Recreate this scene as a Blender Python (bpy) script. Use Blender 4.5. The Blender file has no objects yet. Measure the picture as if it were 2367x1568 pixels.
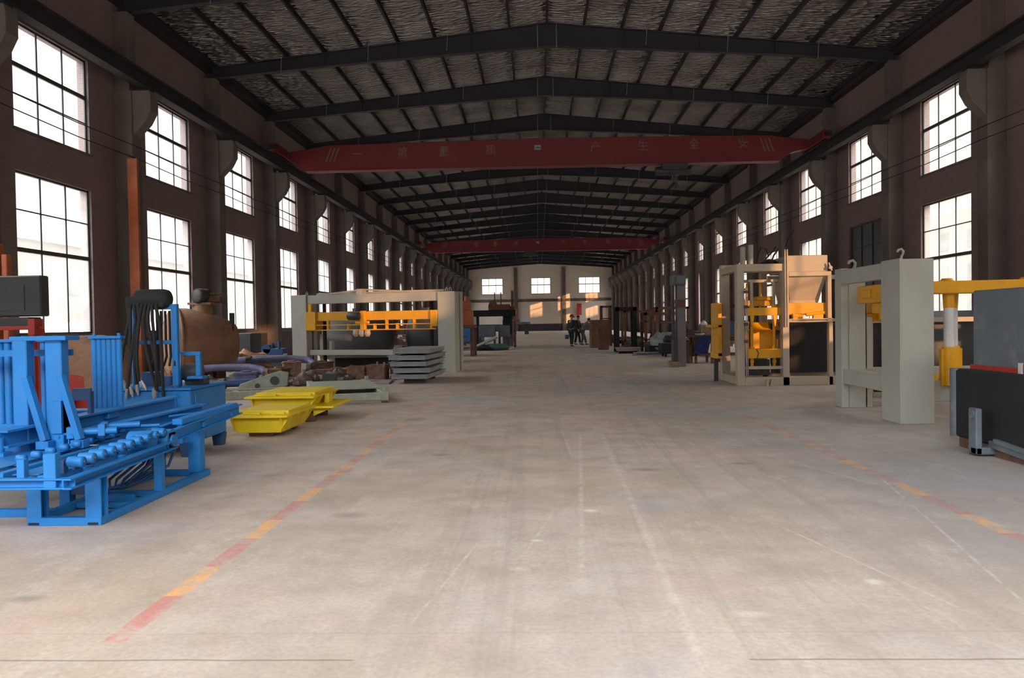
import bpy, math, random
from mathutils import Vector, Matrix, noise
random.seed(7)
PI = math.pi
COL = bpy.context.scene.collection

# ------------------------------------------------------------------ camera model (measured on the photograph)
F, CX, CY, VX, VY, ROLL, EYE = 1813.0, 1183.5, 784.0, 1243.0, 747.0, 0.016, 1.34
_d = Vector(((VX-CX)/F, -(VY-CY)/F, -1)).normalized()
_r = Vector((math.cos(ROLL), math.sin(ROLL), 0)); _r = (_r-_d*_r.dot(_d)).normalized()
_u = _r.cross(_d)
def ray(px, py):
    c = Vector(((px-CX)/F, -(py-CY)/F, -1))
    return Vector((_r.dot(c), _d.dot(c), _u.dot(c)))
def at(px, py, Y):
    """world point seen at a photo pixel, at distance Y down the hall"""
    v = ray(px, py); return Vector((0, 0, EYE))+v*(Y/v.y)
def gf(px, py, z=0.0):
    v = ray(px, py); return Vector((0, 0, EYE))+v*((z-EYE)/v.z)

# ------------------------------------------------------------------ mesh builder
class MB:
    def __init__(s, M=None): s.v = []; s.f = []; s.sm = []; s.M = M
    def _add(s, vs, fs, smooth=False):
        n = len(s.v)
        for p in vs:
            p = Vector(p)
            s.v.append(s.M @ p if s.M else p)
        for f in fs:
            s.f.append(tuple(n+i for i in f)); s.sm.append(smooth)
        return s
    def box(s, x0, x1, y0, y1, z0, z1):
        return s._add([(x0,y0,z0),(x1,y0,z0),(x1,y1,z0),(x0,y1,z0),(x0,y0,z1),(x1,y0,z1),(x1,y1,z1),(x0,y1,z1)],
            [(0,3,2,1),(4,5,6,7),(0,1,5,4),(1,2,6,5),(2,3,7,6),(3,0,4,7)])
    def cbox(s, c, sx, sy, sz, rz=0, rx=0, ry=0):
        R = Matrix.Translation(Vector(c)) @ Matrix.Rotation(rz,4,'Z') @ Matrix.Rotation(ry,4,'Y') @ Matrix.Rotation(rx,4,'X')
        q = MB().box(-sx/2,sx/2,-sy/2,sy/2,-sz/2,sz/2)
        return s._add([R@p for p in q.v], q.f)
    def _frame(s, p, q, up=(0,0,1)):
        p, q = Vector(p), Vector(q); d = (q-p).normalized(); u = Vector(up)
        if abs(d.dot(u)) > .98: u = Vector((0,1,0))
        a = d.cross(u).normalized(); b = a.cross(d).normalized()
        return p, q, d, a, b
    def beam(s, p, q, w, h, up=(0,0,1)):
        p, q, d, a, b = s._frame(p, q, up)
        vs = [c+a*i*w/2+b*j*h/2 for c in (p,q) for i,j in ((-1,-1),(1,-1),(1,1),(-1,1))]
        return s._add(vs, [(0,1,2,3),(7,6,5,4),(0,4,5,1),(1,5,6,2),(2,6,7,3),(3,7,4,0)])
    def section(s, p, q, poly, up=(0,0,1)):
        """extrude a 2-D section along p->q"""
        p, q, d, a, b = s._frame(p, q, up); n = len(poly)
        vs = [c+a*x+b*y for c in (p,q) for x,y in poly]
        fs = [tuple(range(n)), tuple(range(2*n-1,n-1,-1))]
        fs += [(i, n+i, n+(i+1)%n, (i+1)%n) for i in range(n)]
        return s._add(vs, fs)
    def ibeam(s, p, q, w, h, t=.02, up=(0,0,1)):
        W, H = w/2, h/2; e = t*.6
        return s.section(p, q, [(-W,-H),(W,-H),(W,-H+t),(e/2,-H+t),(e/2,H-t),(W,H-t),(W,H),(-W,H),(-W,H-t),(-e/2,H-t),(-e/2,-H+t),(-W,-H+t)], up)
    def channel(s, p, q, w, h, t=.012, up=(0,0,1)):
        W, H = w/2, h/2
        return s.section(p, q, [(-W,-H),(W,-H),(W,-H+t),(-W+t,-H+t),(-W+t,H-t),(W,H-t),(W,H),(-W,H)], up)
    def cyl(s, p, q, r0, r1=None, n=16, smooth=True):
        r1 = r0 if r1 is None else r1
        p, q, d, a, b = s._frame(p, q)
        vs = [c+(a*math.cos(2*PI*i/n)+b*math.sin(2*PI*i/n))*r for c,r in ((p,r0),(q,r1)) for i in range(n)]
        s._add(vs, [(i,(i+1)%n,n+(i+1)%n,n+i) for i in range(n)], smooth)
        return s._add(vs, [tuple(range(n-1,-1,-1)), tuple(range(n,2*n))])
    def tube(s, pts, r, n=8, cap=True):
        pts = [Vector(p) for p in pts]; vs = []; ref = None
        for i,p in enumerate(pts):
            d = (pts[min(i+1,len(pts)-1)]-pts[max(i-1,0)]).normalized()
            if ref is None:
                ref = Vector((0,0,1)) if abs(d.z)<.9 else Vector((1,0,0))
            a = d.cross(ref).normalized(); b = a.cross(d).normalized(); ref = b
            vs += [p+(a*math.cos(2*PI*k/n)+b*math.sin(2*PI*k/n))*r for k in range(n)]
        fs = []
        for i in range(len(pts)-1):
            for k in range(n):
                fs.append((i*n+k, i*n+(k+1)%n, (i+1)*n+(k+1)%n, (i+1)*n+k))
        s._add(vs, fs, True)
        if cap: s._add(vs[:n], [tuple(range(n-1,-1,-1))]); s._add(vs[-n:], [tuple(range(n))])
        return s
    def lathe(s, prof, o, axis=(0,0,1), n=28):
        o = Vector(o); d = Vector(axis).normalized()
        _,_,_,a,b = s._frame(o, o+d)
        vs = [o+d*h+(a*math.cos(2*PI*k/n)+b*math.sin(2*PI*k/n))*max(r,1e-4) for r,h in prof for k in range(n)]
        fs = [(i*n+k, i*n+(k+1)%n, (i+1)*n+(k+1)%n, (i+1)*n+k) for i in range(len(prof)-1) for k in range(n)]
        return s._add(vs, fs, True)
    def prism(s, poly, y0, y1):
        """polygon in x,z extruded along y"""
        n = len(poly)
        vs = [(x,y,z) for y in (y0,y1) for x,z in poly]
        return s._add(vs, [tuple(range(n)), tuple(range(2*n-1,n-1,-1))]+[(i,n+i,n+(i+1)%n,(i+1)%n) for i in range(n)])
    def hexa(s, lo, hi):
        """frustum from two rings of 4 points"""
        return s._add(list(lo)+list(hi), [(3,2,1,0),(4,5,6,7),(0,1,5,4),(1,2,6,5),(2,3,7,6),(3,0,4,7)])
    def lump(s, c, rx, ry, rz, seed=0, amp=.25, nu=14, nv=9, flat=True):
        c = Vector(c); vs = []
        for j in range(nv+1):
            t = PI*j/nv
            for i in range(nu):
                a = 2*PI*i/nu
                d = Vector((math.sin(t)*math.cos(a), math.sin(t)*math.sin(a), math.cos(t)))
                k = 1+amp*noise.noise(d*2.3+Vector((seed*3.1,seed,0)))*1.6
                p = Vector((d.x*rx*k, d.y*ry*k, d.z*rz*k))
                if flat: p.z = max(p.z, -rz*.35)
                vs.append(c+p)
        fs = [(j*nu+i, (j+1)*nu+i, (j+1)*nu+(i+1)%nu, j*nu+(i+1)%nu) for j in range(nv) for i in range(nu)]
        return s._add(vs, fs, True)
    def build(s, name, mat, parent=None, bev=0, seg=1):
        me = bpy.data.meshes.new(name)
        off = wloc(parent) if parent else Vector()
        me.from_pydata([p-off for p in s.v], [], s.f)
        me.polygons.foreach_set('use_smooth', s.sm)
        me.update()
        me.materials.append(mat)
        o = bpy.data.objects.new(name, me); COL.objects.link(o)
        if parent: o.parent = parent
        if bev:
            m = o.modifiers.new('edge', 'BEVEL'); m.width = bev; m.segments = seg; m.limit_method = 'ANGLE'; m.angle_limit = .7
        return o
def wloc(o):
    v = Vector()
    while o: v += o.location; o = o.parent
    return v
def tag(o, label, cat, group=None):
    o['label'] = label; o['category'] = cat
    if group: o['group'] = group
    return o
def thing(name, label, cat, loc, group=None):
    o = bpy.data.objects.new(name, None); COL.objects.link(o); o.location = Vector(loc); o.empty_display_size = .1
    return tag(o, label, cat, group)
def struct(o): o['kind'] = 'structure'; return o
KIDS = {}
def dup(root, delta, label=None):
    r = root.copy(); COL.objects.link(r); r.location = root.location+Vector(delta)
    if label: r['label'] = label
    for ch in list(root.children):
        c = ch.copy(); COL.objects.link(c); c.parent = r
        for g in list(ch.children):
            k = g.copy(); COL.objects.link(k); k.parent = c
    return r

# ------------------------------------------------------------------ materials
def srgb(r, g, b):
    f = lambda c: c/12.92 if c <= .04045 else ((c+.055)/1.055)**2.4
    return (f(r/255), f(g/255), f(b/255), 1)
def mat(name, col, rough=.5, metal=0, var=.25, scale=3, bump=0, bscale=40, dirt=None, dirt_amt=.35):
    m = bpy.data.materials.new(name); m.use_nodes = True; nt = m.node_tree; N = nt.nodes; L = nt.links
    b = N['Principled BSDF']; b.inputs['Roughness'].default_value = rough; b.inputs['Metallic'].default_value = metal
    tc = N.new('ShaderNodeTexCoord'); nz = N.new('ShaderNodeTexNoise'); nz.inputs['Scale'].default_value = scale; nz.inputs['Detail'].default_value = 5
    L.new(tc.outputs['Object'], nz.inputs['Vector'])
    rp = N.new('ShaderNodeValToRGB'); rp.color_ramp.elements[0].position = .3; rp.color_ramp.elements[1].position = .7
    c = Vector(col[:3])
    rp.color_ramp.elements[0].color = (*(c*(1-var)), 1); rp.color_ramp.elements[1].color = (*(c*(1+var*.5)), 1)
    L.new(nz.outputs['Fac'], rp.inputs['Fac'])
    out = rp.outputs['Color']
    if dirt:
        n2 = N.new('ShaderNodeTexNoise'); n2.inputs['Scale'].default_value = scale*2.7; n2.inputs['Detail'].default_value = 8; n2.inputs['Roughness'].default_value = .7
        L.new(tc.outputs['Object'], n2.inputs['Vector'])
        r2 = N.new('ShaderNodeValToRGB'); r2.color_ramp.elements[0].position = .5; r2.color_ramp.elements[1].position = .72
        r2.color_ramp.elements[1].color = (dirt_amt,)*3+(1,)
        L.new(n2.outputs['Fac'], r2.inputs['Fac'])
        mx = N.new('ShaderNodeMix'); mx.data_type = 'RGBA'
        L.new(r2.outputs['Color'], mx.inputs['Factor']); L.new(out, mx.inputs['A']); mx.inputs['B'].default_value = dirt
        out = mx.outputs['Result']
    L.new(out, b.inputs['Base Color'])
    if bump:
        n3 = N.new('ShaderNodeTexNoise'); n3.inputs['Scale'].default_value = bscale; n3.inputs['Detail'].default_value = 4
        L.new(tc.outputs['Object'], n3.inputs['Vector'])
        bp = N.new('ShaderNodeBump'); bp.inputs['Strength'].default_value = bump; bp.inputs['Distance'].default_value = .02
        L.new(n3.outputs['Fac'], bp.inputs['Height']); L.new(bp.outputs['Normal'], b.inputs['Normal'])
    return m
RUST = (.10,.045,.022,1)
M = dict(
 blue = mat('blue_paint', (.007,.175,.50), .55, 0, .15, 2, dirt=(.16,.19,.20,1), dirt_amt=.18),
 blue_dark = mat('dark_blue_paint', (.018,.07,.19), .5, 0, .3, 4, dirt=(.09,.06,.04,1)),
 violet = mat('violet_blue_paint', (.12,.12,.24), .55, 0, .4, 5, dirt=(.16,.12,.1,1), dirt_amt=.6),
 yellow = mat('yellow_paint', (.74,.54,.010), .45, 0, .10, 2, dirt=(.4,.28,.06,1), dirt_amt=.2),
 amber = mat('amber_paint', (.78,.37,.006), .42, 0, .12, 2, dirt=(.28,.16,.05,1), dirt_amt=.22),
 grey = mat('grey_green_paint', (.42,.41,.35), .5, 0, .1, 1.5, dirt=(.3,.25,.2,1), dirt_amt=.25),
 pale = mat('pale_green_paint', (.33,.35,.28), .6, 0, .2, 5, dirt=(.2,.16,.12,1), dirt_amt=.6),
 beige = mat('beige_paint', (.45,.38,.29), .5, 0, .1, 1.5, dirt=(.3,.24,.18,1), dirt_amt=.25),
 slate = mat('slate_paint', (.115,.14,.16), .5, 0, .2, 1.3, dirt=(.3,.29,.28,1), dirt_amt=.4),
 charcoal = mat('charcoal_paint', (.045,.047,.047), .5, 0, .3, 2, dirt=(.09,.075,.06,1)),
 black = mat('black_rubber', (.012,.012,.013), .85, 0, .3, 4),
 steel = mat('bare_steel', (.42,.40,.38), .35, .8, .3, 6),
 plate = mat('grey_plate_steel', (.30,.32,.33), .5, .2, .2, 4, dirt=(.17,.15,.13,1), dirt_amt=.6),
 rust = mat('rusty_steel', (.16,.075,.045), .8, 0, .45, 5, .4, 30, dirt=(.06,.03,.02,1), dirt_amt=.6),
 rustbox = mat('rusty_red_steel', (.27,.14,.10), .8, 0, .35, 7, .3, 30, dirt=(.36,.25,.18,1), dirt_amt=.6),
 drum = mat('brown_drum_steel', (.33,.175,.10), .6, 0, .3, 2, .15, 30, dirt=(.10,.06,.04,1), dirt_amt=.6),  # base warmed to orange-brown for sunlight that misses the mixer drum
 red = mat('red_paint', (.42,.035,.022), .5, 0, .2, 3, dirt=(.12,.05,.04,1)),
 crane = mat('crane_red_paint', (.165,.014,.018), .5, 0, .12, .6),
 orange = mat('orange_paint', (.42,.10,.025), .55, 0, .25, 3, dirt=(.16,.07,.04,1)),
 scrap = mat('mixed_scrap_metal', (.17,.11,.09), .75, .1, .55, 14, .5, 30, dirt=(.34,.24,.2,1), dirt_amt=.7),
 dark_steel = mat('dark_structural_steel', (.020,.020,.021), .9, 0, .25, 1),
 navy = mat('dark_blue_structural_steel', (.024,.024,.036), .65, 0, .25, 1),
 frame = mat('window_frame_paint', (.045,.05,.047), .5, 0, .2, 3),
 white = mat('white_paint', (.62,.61,.58), .5, 0, .1, 3),
 letter = mat('faded_letter_paint', (.20,.10,.09), .6, 0, .3, 3),
 logo = mat('logo_paint', (.26,.31,.28), .6, 0, .1, 3),
 wood = mat('old_wood', (.28,.19,.11), .8, 0, .35, 9),
 green = mat('dull_green_paint', (.045,.11,.085), .6, 0, .3, 4),
 bluebox = mat('bright_blue_sheet', (.03,.16,.36), .5, 0, .2, 3),
 cloth_green = mat('dark_green_cloth', (.022,.040,.034), .9, 0, .3, 8),
 cloth_grey = mat('grey_cloth', (.13,.13,.145), .9, 0, .3, 8),
 cloth_purple = mat('purple_grey_cloth', (.085,.06,.085), .9, 0, .3, 8),
 cloth_black = mat('black_cloth', (.018,.016,.018), .9, 0, .3, 8),
 skin = mat('skin', (.42,.24,.17), .55, 0, .1, 8),
 hair = mat('black_hair', (.015,.012,.010), .6, 0, .2, 20),
 banner = mat('red_banner_cloth', (.60,.055,.05), .8, 0, .1, 3),
)
# ------------------------------------------------------------------ setting materials
def nodes(name):
    m = bpy.data.materials.new(name); m.use_nodes = True
    return m, m.node_tree.nodes, m.node_tree.links, m.node_tree.nodes['Principled BSDF']
class G:
    """tiny helper for shader node graphs"""
    def __init__(s, N, L): s.N, s.L = N, L
    def put(s, sock, v):
        if hasattr(v, 'is_linked') or hasattr(v, 'links'): s.L.new(v, sock)
        else: sock.default_value = v
    def math(s, op, a, b=0.0, c=0.0, clamp=False):
        n = s.N.new('ShaderNodeMath'); n.operation = op; n.use_clamp = clamp
        for i, v in enumerate((a, b, c)): s.put(n.inputs[i], v)
        return n.outputs[0]
    def noise(s, vec, scale, detail=4, rough=.5):
        n = s.N.new('ShaderNodeTexNoise'); n.inputs['Scale'].default_value = scale; n.inputs['Detail'].default_value = detail; n.inputs['Roughness'].default_value = rough
        s.L.new(vec, n.inputs['Vector']); return n.outputs['Fac']
    def scale(s, vec, xyz):
        n = s.N.new('ShaderNodeMapping'); n.inputs['Scale'].default_value = xyz; s.L.new(vec, n.inputs['Vector']); return n.outputs[0]
    def ramp(s, fac, *stops):
        n = s.N.new('ShaderNodeValToRGB'); e = n.color_ramp.elements
        while len(e) < len(stops): e.new(.5)
        for el, (p, c) in zip(e, stops): el.position = p; el.color = c if len(c) == 4 else (*c, 1)
        s.L.new(fac, n.inputs['Fac']); return n.outputs['Color']
    def mix(s, fac, a, b):
        n = s.N.new('ShaderNodeMix'); n.data_type = 'RGBA'
        s.put(n.inputs['Factor'], fac); s.put(n.inputs['A'], a); s.put(n.inputs['B'], b); return n.outputs['Result']
    def band(s, x, lo, hi, soft=.01):
        a = s.math('DIVIDE', s.math('SUBTRACT', x, lo), soft, clamp=True); b = s.math('DIVIDE', s.math('SUBTRACT', hi, x), soft, clamp=True)
        return s.math('MULTIPLY', a, b)
    def line(s, X, Y, p, q, w):
        """thin worn line on the floor from p to q"""
        dx, dy = q[0]-p[0], q[1]-p[1]; l = math.hypot(dx, dy); dx /= l; dy /= l
        u = s.math('ADD', s.math('MULTIPLY', s.math('SUBTRACT', X, p[0]), dx), s.math('MULTIPLY', s.math('SUBTRACT', Y, p[1]), dy))
        v = s.math('ADD', s.math('MULTIPLY', s.math('SUBTRACT', X, p[0]), -dy), s.math('MULTIPLY', s.math('SUBTRACT', Y, p[1]), dx))
        return s.math('MULTIPLY', s.band(v, -w/2, w/2, w*.4), s.band(u, 0, l, .3))

def floor_material():
    m, N, L, b = nodes('worn_concrete'); g = G(N, L)
    geo = N.new('ShaderNodeNewGeometry'); P = geo.outputs['Position']
    sx = N.new('ShaderNodeSeparateXYZ'); L.new(P, sx.inputs[0]); X, Y = sx.outputs[0], sx.outputs[1]
    big = g.noise(P, .35, 6, .6); mid = g.noise(P, 2.2, 7, .65); fine = g.noise(P, 38, 4)
    col = g.ramp(big, (.32, (.37,.30,.242)), (.5, (.465,.385,.325)), (.68, (.46,.415,.38)))
    col = g.mix(g.ramp(mid, (.40,(0,0,0)), (.72,(.6,)*3)), col, (.27,.215,.17,1))
    pink = g.noise(g.scale(P, (.5,.9,1)), .8, 5, .7)
    col = g.mix(g.ramp(pink, (.53,(0,0,0)), (.66,(.5,)*3)), col, (.56,.38,.36,1))
    ochre = g.noise(g.scale(P, (.9,.4,1)), .55, 5, .7)
    col = g.mix(g.ramp(ochre, (.52,(0,0,0)), (.68,(.45,)*3)), col, (.46,.32,.19,1))
    bluish = g.noise(g.scale(P, (.55,.7,1)), .7, 5, .6)
    col = g.mix(g.ramp(bluish, (.52,(0,0,0)), (.68,(.5,)*3)), col, (.34,.365,.40,1))
    east = g.math('MULTIPLY', g.band(X, .9, 9, 1.6), g.math('ADD', g.math('MULTIPLY', bluish, .8), .0))
    col = g.mix(east, col, (.31,.30,.30,1))
    blot = g.noise(g.scale(P, (1,.45,1)), 3.2, 8, .75)
    col = g.mix(g.ramp(blot, (.54,(0,0,0)), (.68,(.35,)*3)), col, (.58,.53,.47,1))
    # wheel streaks running down the aisle
    streak = g.noise(g.scale(P, (2.6,.05,1)), 1.6, 6, .7)
    aisle = g.band(X, -1.4, 3.2, .8)
    col = g.mix(g.math('MULTIPLY', g.ramp(streak, (.5,(0,0,0)), (.7,(.45,)*3)), aisle), col, (.24,.205,.18,1))
    # dark oil spots
    vor = N.new('ShaderNodeTexVoronoi'); vor.inputs['Scale'].default_value = .55; L.new(g.scale(P,(1.0,.55,1)), vor.inputs['Vector'])
    spot = g.math('MULTIPLY', g.ramp(vor.outputs['Distance'], (.04,(1,1,1)), (.16,(0,0,0))), g.ramp(mid, (.42,(0,0,0)), (.6,(.9,)*3)))
    col = g.mix(g.math('MULTIPLY', spot, .8), col, (.10,.09,.085,1))
    # separate dark stains and pale chips
    for px, py, a, b_, k in ((1020,1052,.14,.10,.6),(1492,1086,.16,.09,.65),(1715,1072,.13,.08,.6),(805,1192,.13,.10,.5),(60,1385,.09,.05,.5),(960,970,.16,.25,.5),(793,1090,.07,.16,.6),(1180,815,.9,1.3,.45),(1240,1250,.05,.04,-.8),(1365,1181,.05,.05,-.7),(1200,1315,.07,.06,-.4),(2020,1345,.05,.05,-.6),(1740,1420,.10,.05,-.4)):
        c = gf(px, py)
        dx = g.math('DIVIDE', g.math('SUBTRACT', X, c.x), a); dy = g.math('DIVIDE', g.math('SUBTRACT', Y, c.y), b_)
        dd = g.math('ADD', g.math('SQRT', g.math('ADD', g.math('MULTIPLY', dx, dx), g.math('MULTIPLY', dy, dy))), g.math('MULTIPLY', g.math('SUBTRACT', mid, .5), 2.2))
        msk = g.math('MULTIPLY', g.math('SUBTRACT', 1.15, dd, clamp=True), abs(k))
        col = g.mix(msk, col, (.14,.135,.13,1) if k > 0 else (.72,.68,.60,1))
    # pale scratches
    sc = None
    for p, q, w in (((.50,9.6),(.20,3.9),.05),((.75,9.6),(.62,2.9),.07),((.27,9.9),(.32,7.8),.05),((2.2,7.9),(2.75,6.2),.045),((2.9,6.9),(2.1,3.0),.03),
                    ((1.5,5.3),(1.95,3.5),.03),((-.35,5.0),(-.6,3.4),.025),((.1,5.6),(-.1,4.5),.03)):
        l = g.line(X, Y, p, q, w); sc = l if sc is None else g.math('MAXIMUM', sc, l)
    wear = g.ramp(g.noise(P, 7, 6, .7), (.4,(0,0,0)), (.6,(.7,)*3))
    col = g.mix(g.math('MULTIPLY', g.math('MULTIPLY', sc, wear), .75), col, (.60,.55,.49,1))
    # painted aisle lines, alternating red and yellow, worn
    worn = g.ramp(g.noise(P, 5.5, 7, .72), (.42,(0,0,0)), (.56,(1,1,1)))
    fade = g.ramp(g.math('DIVIDE', Y, 60), (.0,(1,1,1)), (.12,(.75,)*3), (.2,(.4,)*3), (1,(.15,)*3))
    per = g.math('FRACT', g.math('DIVIDE', g.math('SUBTRACT', Y, 3.27), 1.05))
    for x0, k in ((-1.9, .95), (2.82, .8)):
        s = g.math('MULTIPLY', g.band(X, x0, x0+.115, .012), g.band(Y, 3.27, 60, .03))
        s = g.math('MULTIPLY', g.math('MULTIPLY', s, fade), g.math('ADD', g.math('MULTIPLY', worn, .75), .18))
        paint = g.mix(g.math('LESS_THAN', per, .55), (.74,.36,.10,1), (.50,.17,.15,1))
        col = g.mix(g.math('MULTIPLY', s, k, clamp=True), col, paint)
    # faint red cross line further down the aisle
    cross = g.math('MULTIPLY', g.band(Y, 24.2, 24.6, .05), g.band(X, -2.6, .6, .3))
    col = g.mix(g.math('MULTIPLY', cross, g.math('MULTIPLY', worn, .5)), col, (.45,.16,.10,1))
    # joint across the floor
    wob = g.math('MULTIPLY', g.math('SUBTRACT', g.noise(P, 2.5, 3), .5), .03)
    j = g.band(g.math('ADD', Y, wob), 3.085, 3.105, .008)
    j = g.math('MULTIPLY', j, g.math('MAXIMUM', g.band(X, -9, -.75, .02), g.band(X, .8, 9, .02)))
    j2 = g.math('MULTIPLY', g.band(g.math('ADD', Y, wob), 3.36, 3.375, .008), g.band(X, -9, 9, .1))
    col = g.mix(g.math('MULTIPLY', j, .75), col, (.14,.13,.125,1))
    col = g.mix(g.math('MULTIPLY', j2, .3), col, (.22,.16,.12,1))
    col = g.mix(g.ramp(fine, (.35,(.18,)*3), (.6,(0,0,0))), col, (.18,.16,.14,1))
    L.new(col, b.inputs['Base Color'])
    L.new(g.ramp(mid, (.3,(.7,)*3), (.7,(.85,)*3)), b.inputs['Roughness']); b.inputs['Specular IOR Level'].default_value = .3
    bp = N.new('ShaderNodeBump'); bp.inputs['Strength'].default_value = .12; bp.inputs['Distance'].default_value = .01
    L.new(fine, bp.inputs['Height']); L.new(bp.outputs['Normal'], b.inputs['Normal'])
    return m
def brick_material(name, c1, c2, mortar, wash):
    m, N, L, b = nodes(name); g = G(N, L)
    geo = N.new('ShaderNodeNewGeometry'); P = geo.outputs['Position']
    sx = N.new('ShaderNodeSeparateXYZ'); L.new(P, sx.inputs[0])
    cb = N.new('ShaderNodeCombineXYZ'); L.new(g.math('ADD', sx.outputs[0], sx.outputs[1]), cb.inputs[0]); L.new(sx.outputs[2], cb.inputs[1])
    br = N.new('ShaderNodeTexBrick'); br.inputs['Scale'].default_value = 1; br.inputs['Brick Width'].default_value = .25; br.inputs['Row Height'].default_value = .066
    br.inputs['Mortar Size'].default_value = .008
    br.inputs['Color1'].default_value = c1; br.inputs['Color2'].default_value = c2; br.inputs['Mortar'].default_value = mortar
    L.new(cb.outputs[0], br.inputs['Vector'])
    big = g.noise(P, .9, 6, .65)
    col = g.mix(g.ramp(big, (.35,(.15,)*3), (.7,(.8,)*3)), br.outputs['Color'], wash)
    L.new(col, b.inputs['Base Color']); b.inputs['Roughness'].default_value = .85
    bp = N.new('ShaderNodeBump'); bp.inputs['Strength'].default_value = .3; bp.inputs['Distance'].default_value = .01; bp.invert = True
    L.new(br.outputs['Fac'], bp.inputs['Height']); L.new(bp.outputs['Normal'], b.inputs['Normal'])
    return m
def foil_material():
    m, N, L, b = nodes('silver_roof_insulation'); g = G(N, L)
    geo = N.new('ShaderNodeNewGeometry'); P = geo.outputs['Position']
    n1 = g.noise(g.scale(P, (1.2,5.5,1)), 1.6, 5, .6)
    vor = N.new('ShaderNodeTexVoronoi'); vor.inputs['Scale'].default_value = 4.5; L.new(g.scale(P,(.8,2.2,1)), vor.inputs['Vector'])
    h = g.math('ADD', n1, g.math('MULTIPLY', vor.outputs['Distance'], .7))
    bp = N.new('ShaderNodeBump'); bp.inputs['Strength'].default_value = 1.0; bp.inputs['Distance'].default_value = .32
    L.new(h, bp.inputs['Height']); L.new(bp.outputs['Normal'], b.inputs['Normal'])
    L.new(g.ramp(g.noise(P, .8, 5), (.3,(.23,.205,.20)), (.7,(.40,.38,.36))), b.inputs['Base Color'])
    b.inputs['Metallic'].default_value = .9; b.inputs['Roughness'].default_value = .28
    return m
def glass_material(name, veil, tint=(1,1,1,1)):
    m = bpy.data.materials.new(name); m.use_nodes = True; N = m.node_tree.nodes; L = m.node_tree.links; g = G(N, L)
    N.remove(N['Principled BSDF']); out = N['Material Output']
    tr = N.new('ShaderNodeBsdfTransparent'); tr.inputs[0].default_value = tint
    gl = N.new('ShaderNodeBsdfGlossy'); gl.inputs['Roughness'].default_value = .05
    ly = N.new('ShaderNodeLayerWeight'); ly.inputs['Blend'].default_value = .5
    fr = g.math('ADD', g.math('MULTIPLY', g.math('POWER', ly.outputs['Facing'], 5.0), .45), .02)
    mx = N.new('ShaderNodeMixShader'); L.new(fr, mx.inputs[0]); L.new(tr.outputs[0], mx.inputs[1]); L.new(gl.outputs[0], mx.inputs[2])
    res = mx.outputs[0]
    if veil:
        tl = N.new('ShaderNodeBsdfTranslucent'); tl.inputs[0].default_value = (.8,.79,.76,1)
        tc = N.new('ShaderNodeTexCoord')
        v = g.ramp(g.noise(tc.outputs['Object'], 1.3, 5, .6), (.3,(veil*.6,)*3), (.7,(veil*1.3,)*3))
        m2 = N.new('ShaderNodeMixShader'); L.new(v, m2.inputs[0]); L.new(res, m2.inputs[1]); L.new(tl.outputs[0], m2.inputs[2]); res = m2.outputs[0]
    L.new(res, out.inputs['Surface'])
    return m
M['floor'] = floor_material()
M['brick'] = brick_material('dusty_brick', (.20,.125,.118,1), (.16,.10,.095,1), (.22,.175,.16,1), (.22,.165,.158,1))
M['endwall'] = brick_material('pale_end_wall', (.74,.66,.57,1), (.70,.62,.54,1), (.76,.69,.61,1), (.78,.70,.61,1))
M['concrete'] = mat('column_concrete', (.145,.122,.108), .85, 0, .25, 1.2, .15, 20)
M['foil'] = foil_material()
M['glass'] = glass_material('clear_window_glass', .03)
M['dirty_glass'] = glass_material('dusty_window_glass', .10)
M['facade'] = mat('pale_facade', (.115,.098,.088), .8, 0, .06, .3)
M['facade_win'] = mat('facade_window_glass', (.065,.072,.078), .3, 0, .2, .5)
M['roof_tile'] = mat('grey_blue_roof', (.08,.09,.105), .7, 0, .2, 1)
M['yard'] = mat('yard_concrete', (.20,.19,.18), .9, 0, .2, .3)

# ------------------------------------------------------------------ hall
XL, XR, XM = -11.7, 12.65, .475
Y0, Y1 = -2.6, 131.0
BAY, YC = 5.96, 21.83
BAYS = range(-3, 19)                       # windows centred at 18.85 + BAY*k
COLS = [YC+BAY*k for k in range(-4, 19)]
ZE, ZR = 10.78, 12.06                      # underside of the roof at eaves and ridge
def roof_z(x): return ZR-(ZR-ZE)*abs(x-XM)/(XR-XM)
UP, LO = (5.95, 8.40), (1.25, 5.0)
def wy(k): return 18.85+BAY*k
struct(MB().box(XL-.4, XR+.4, -14, Y1+.4, -.3, 0).build('floor', M['floor']))
struct(MB().box(-160, 160, -160, 260, -.5, -.31).build('ground', M['yard']))
DOOR_BAY = 7                               # a sheet-metal door stands in this bay of the window wall
def side_wall(name, x0, x1, skip=()):
    mb = MB(); ys = [Y0]
    for k in BAYS: ys += [wy(k)-1.5, wy(k)+1.5]
    ys.append(Y1)
    zs = [-.02, LO[0], LO[1], UP[0], UP[1], 10.85]
    for i in range(len(ys)-1):
        pier = i % 2 == 0
        if pier: mb.box(x0, x1, ys[i], ys[i+1], zs[0], zs[-1]); continue
        k = list(BAYS)[i//2]
        lows = (zs[0] if k in skip else None)
        if k not in skip: mb.box(x0, x1, ys[i], ys[i+1], zs[0], zs[1])
        mb.box(x0, x1, ys[i], ys[i+1], zs[2], zs[3]); mb.box(x0, x1, ys[i], ys[i+1], zs[4], zs[5])
    return struct(mb.build(name, M['brick']))
side_wall('wall_left', XL-.3, XL); side_wall('wall_right', XR, XR+.3, (DOOR_BAY,))
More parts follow.
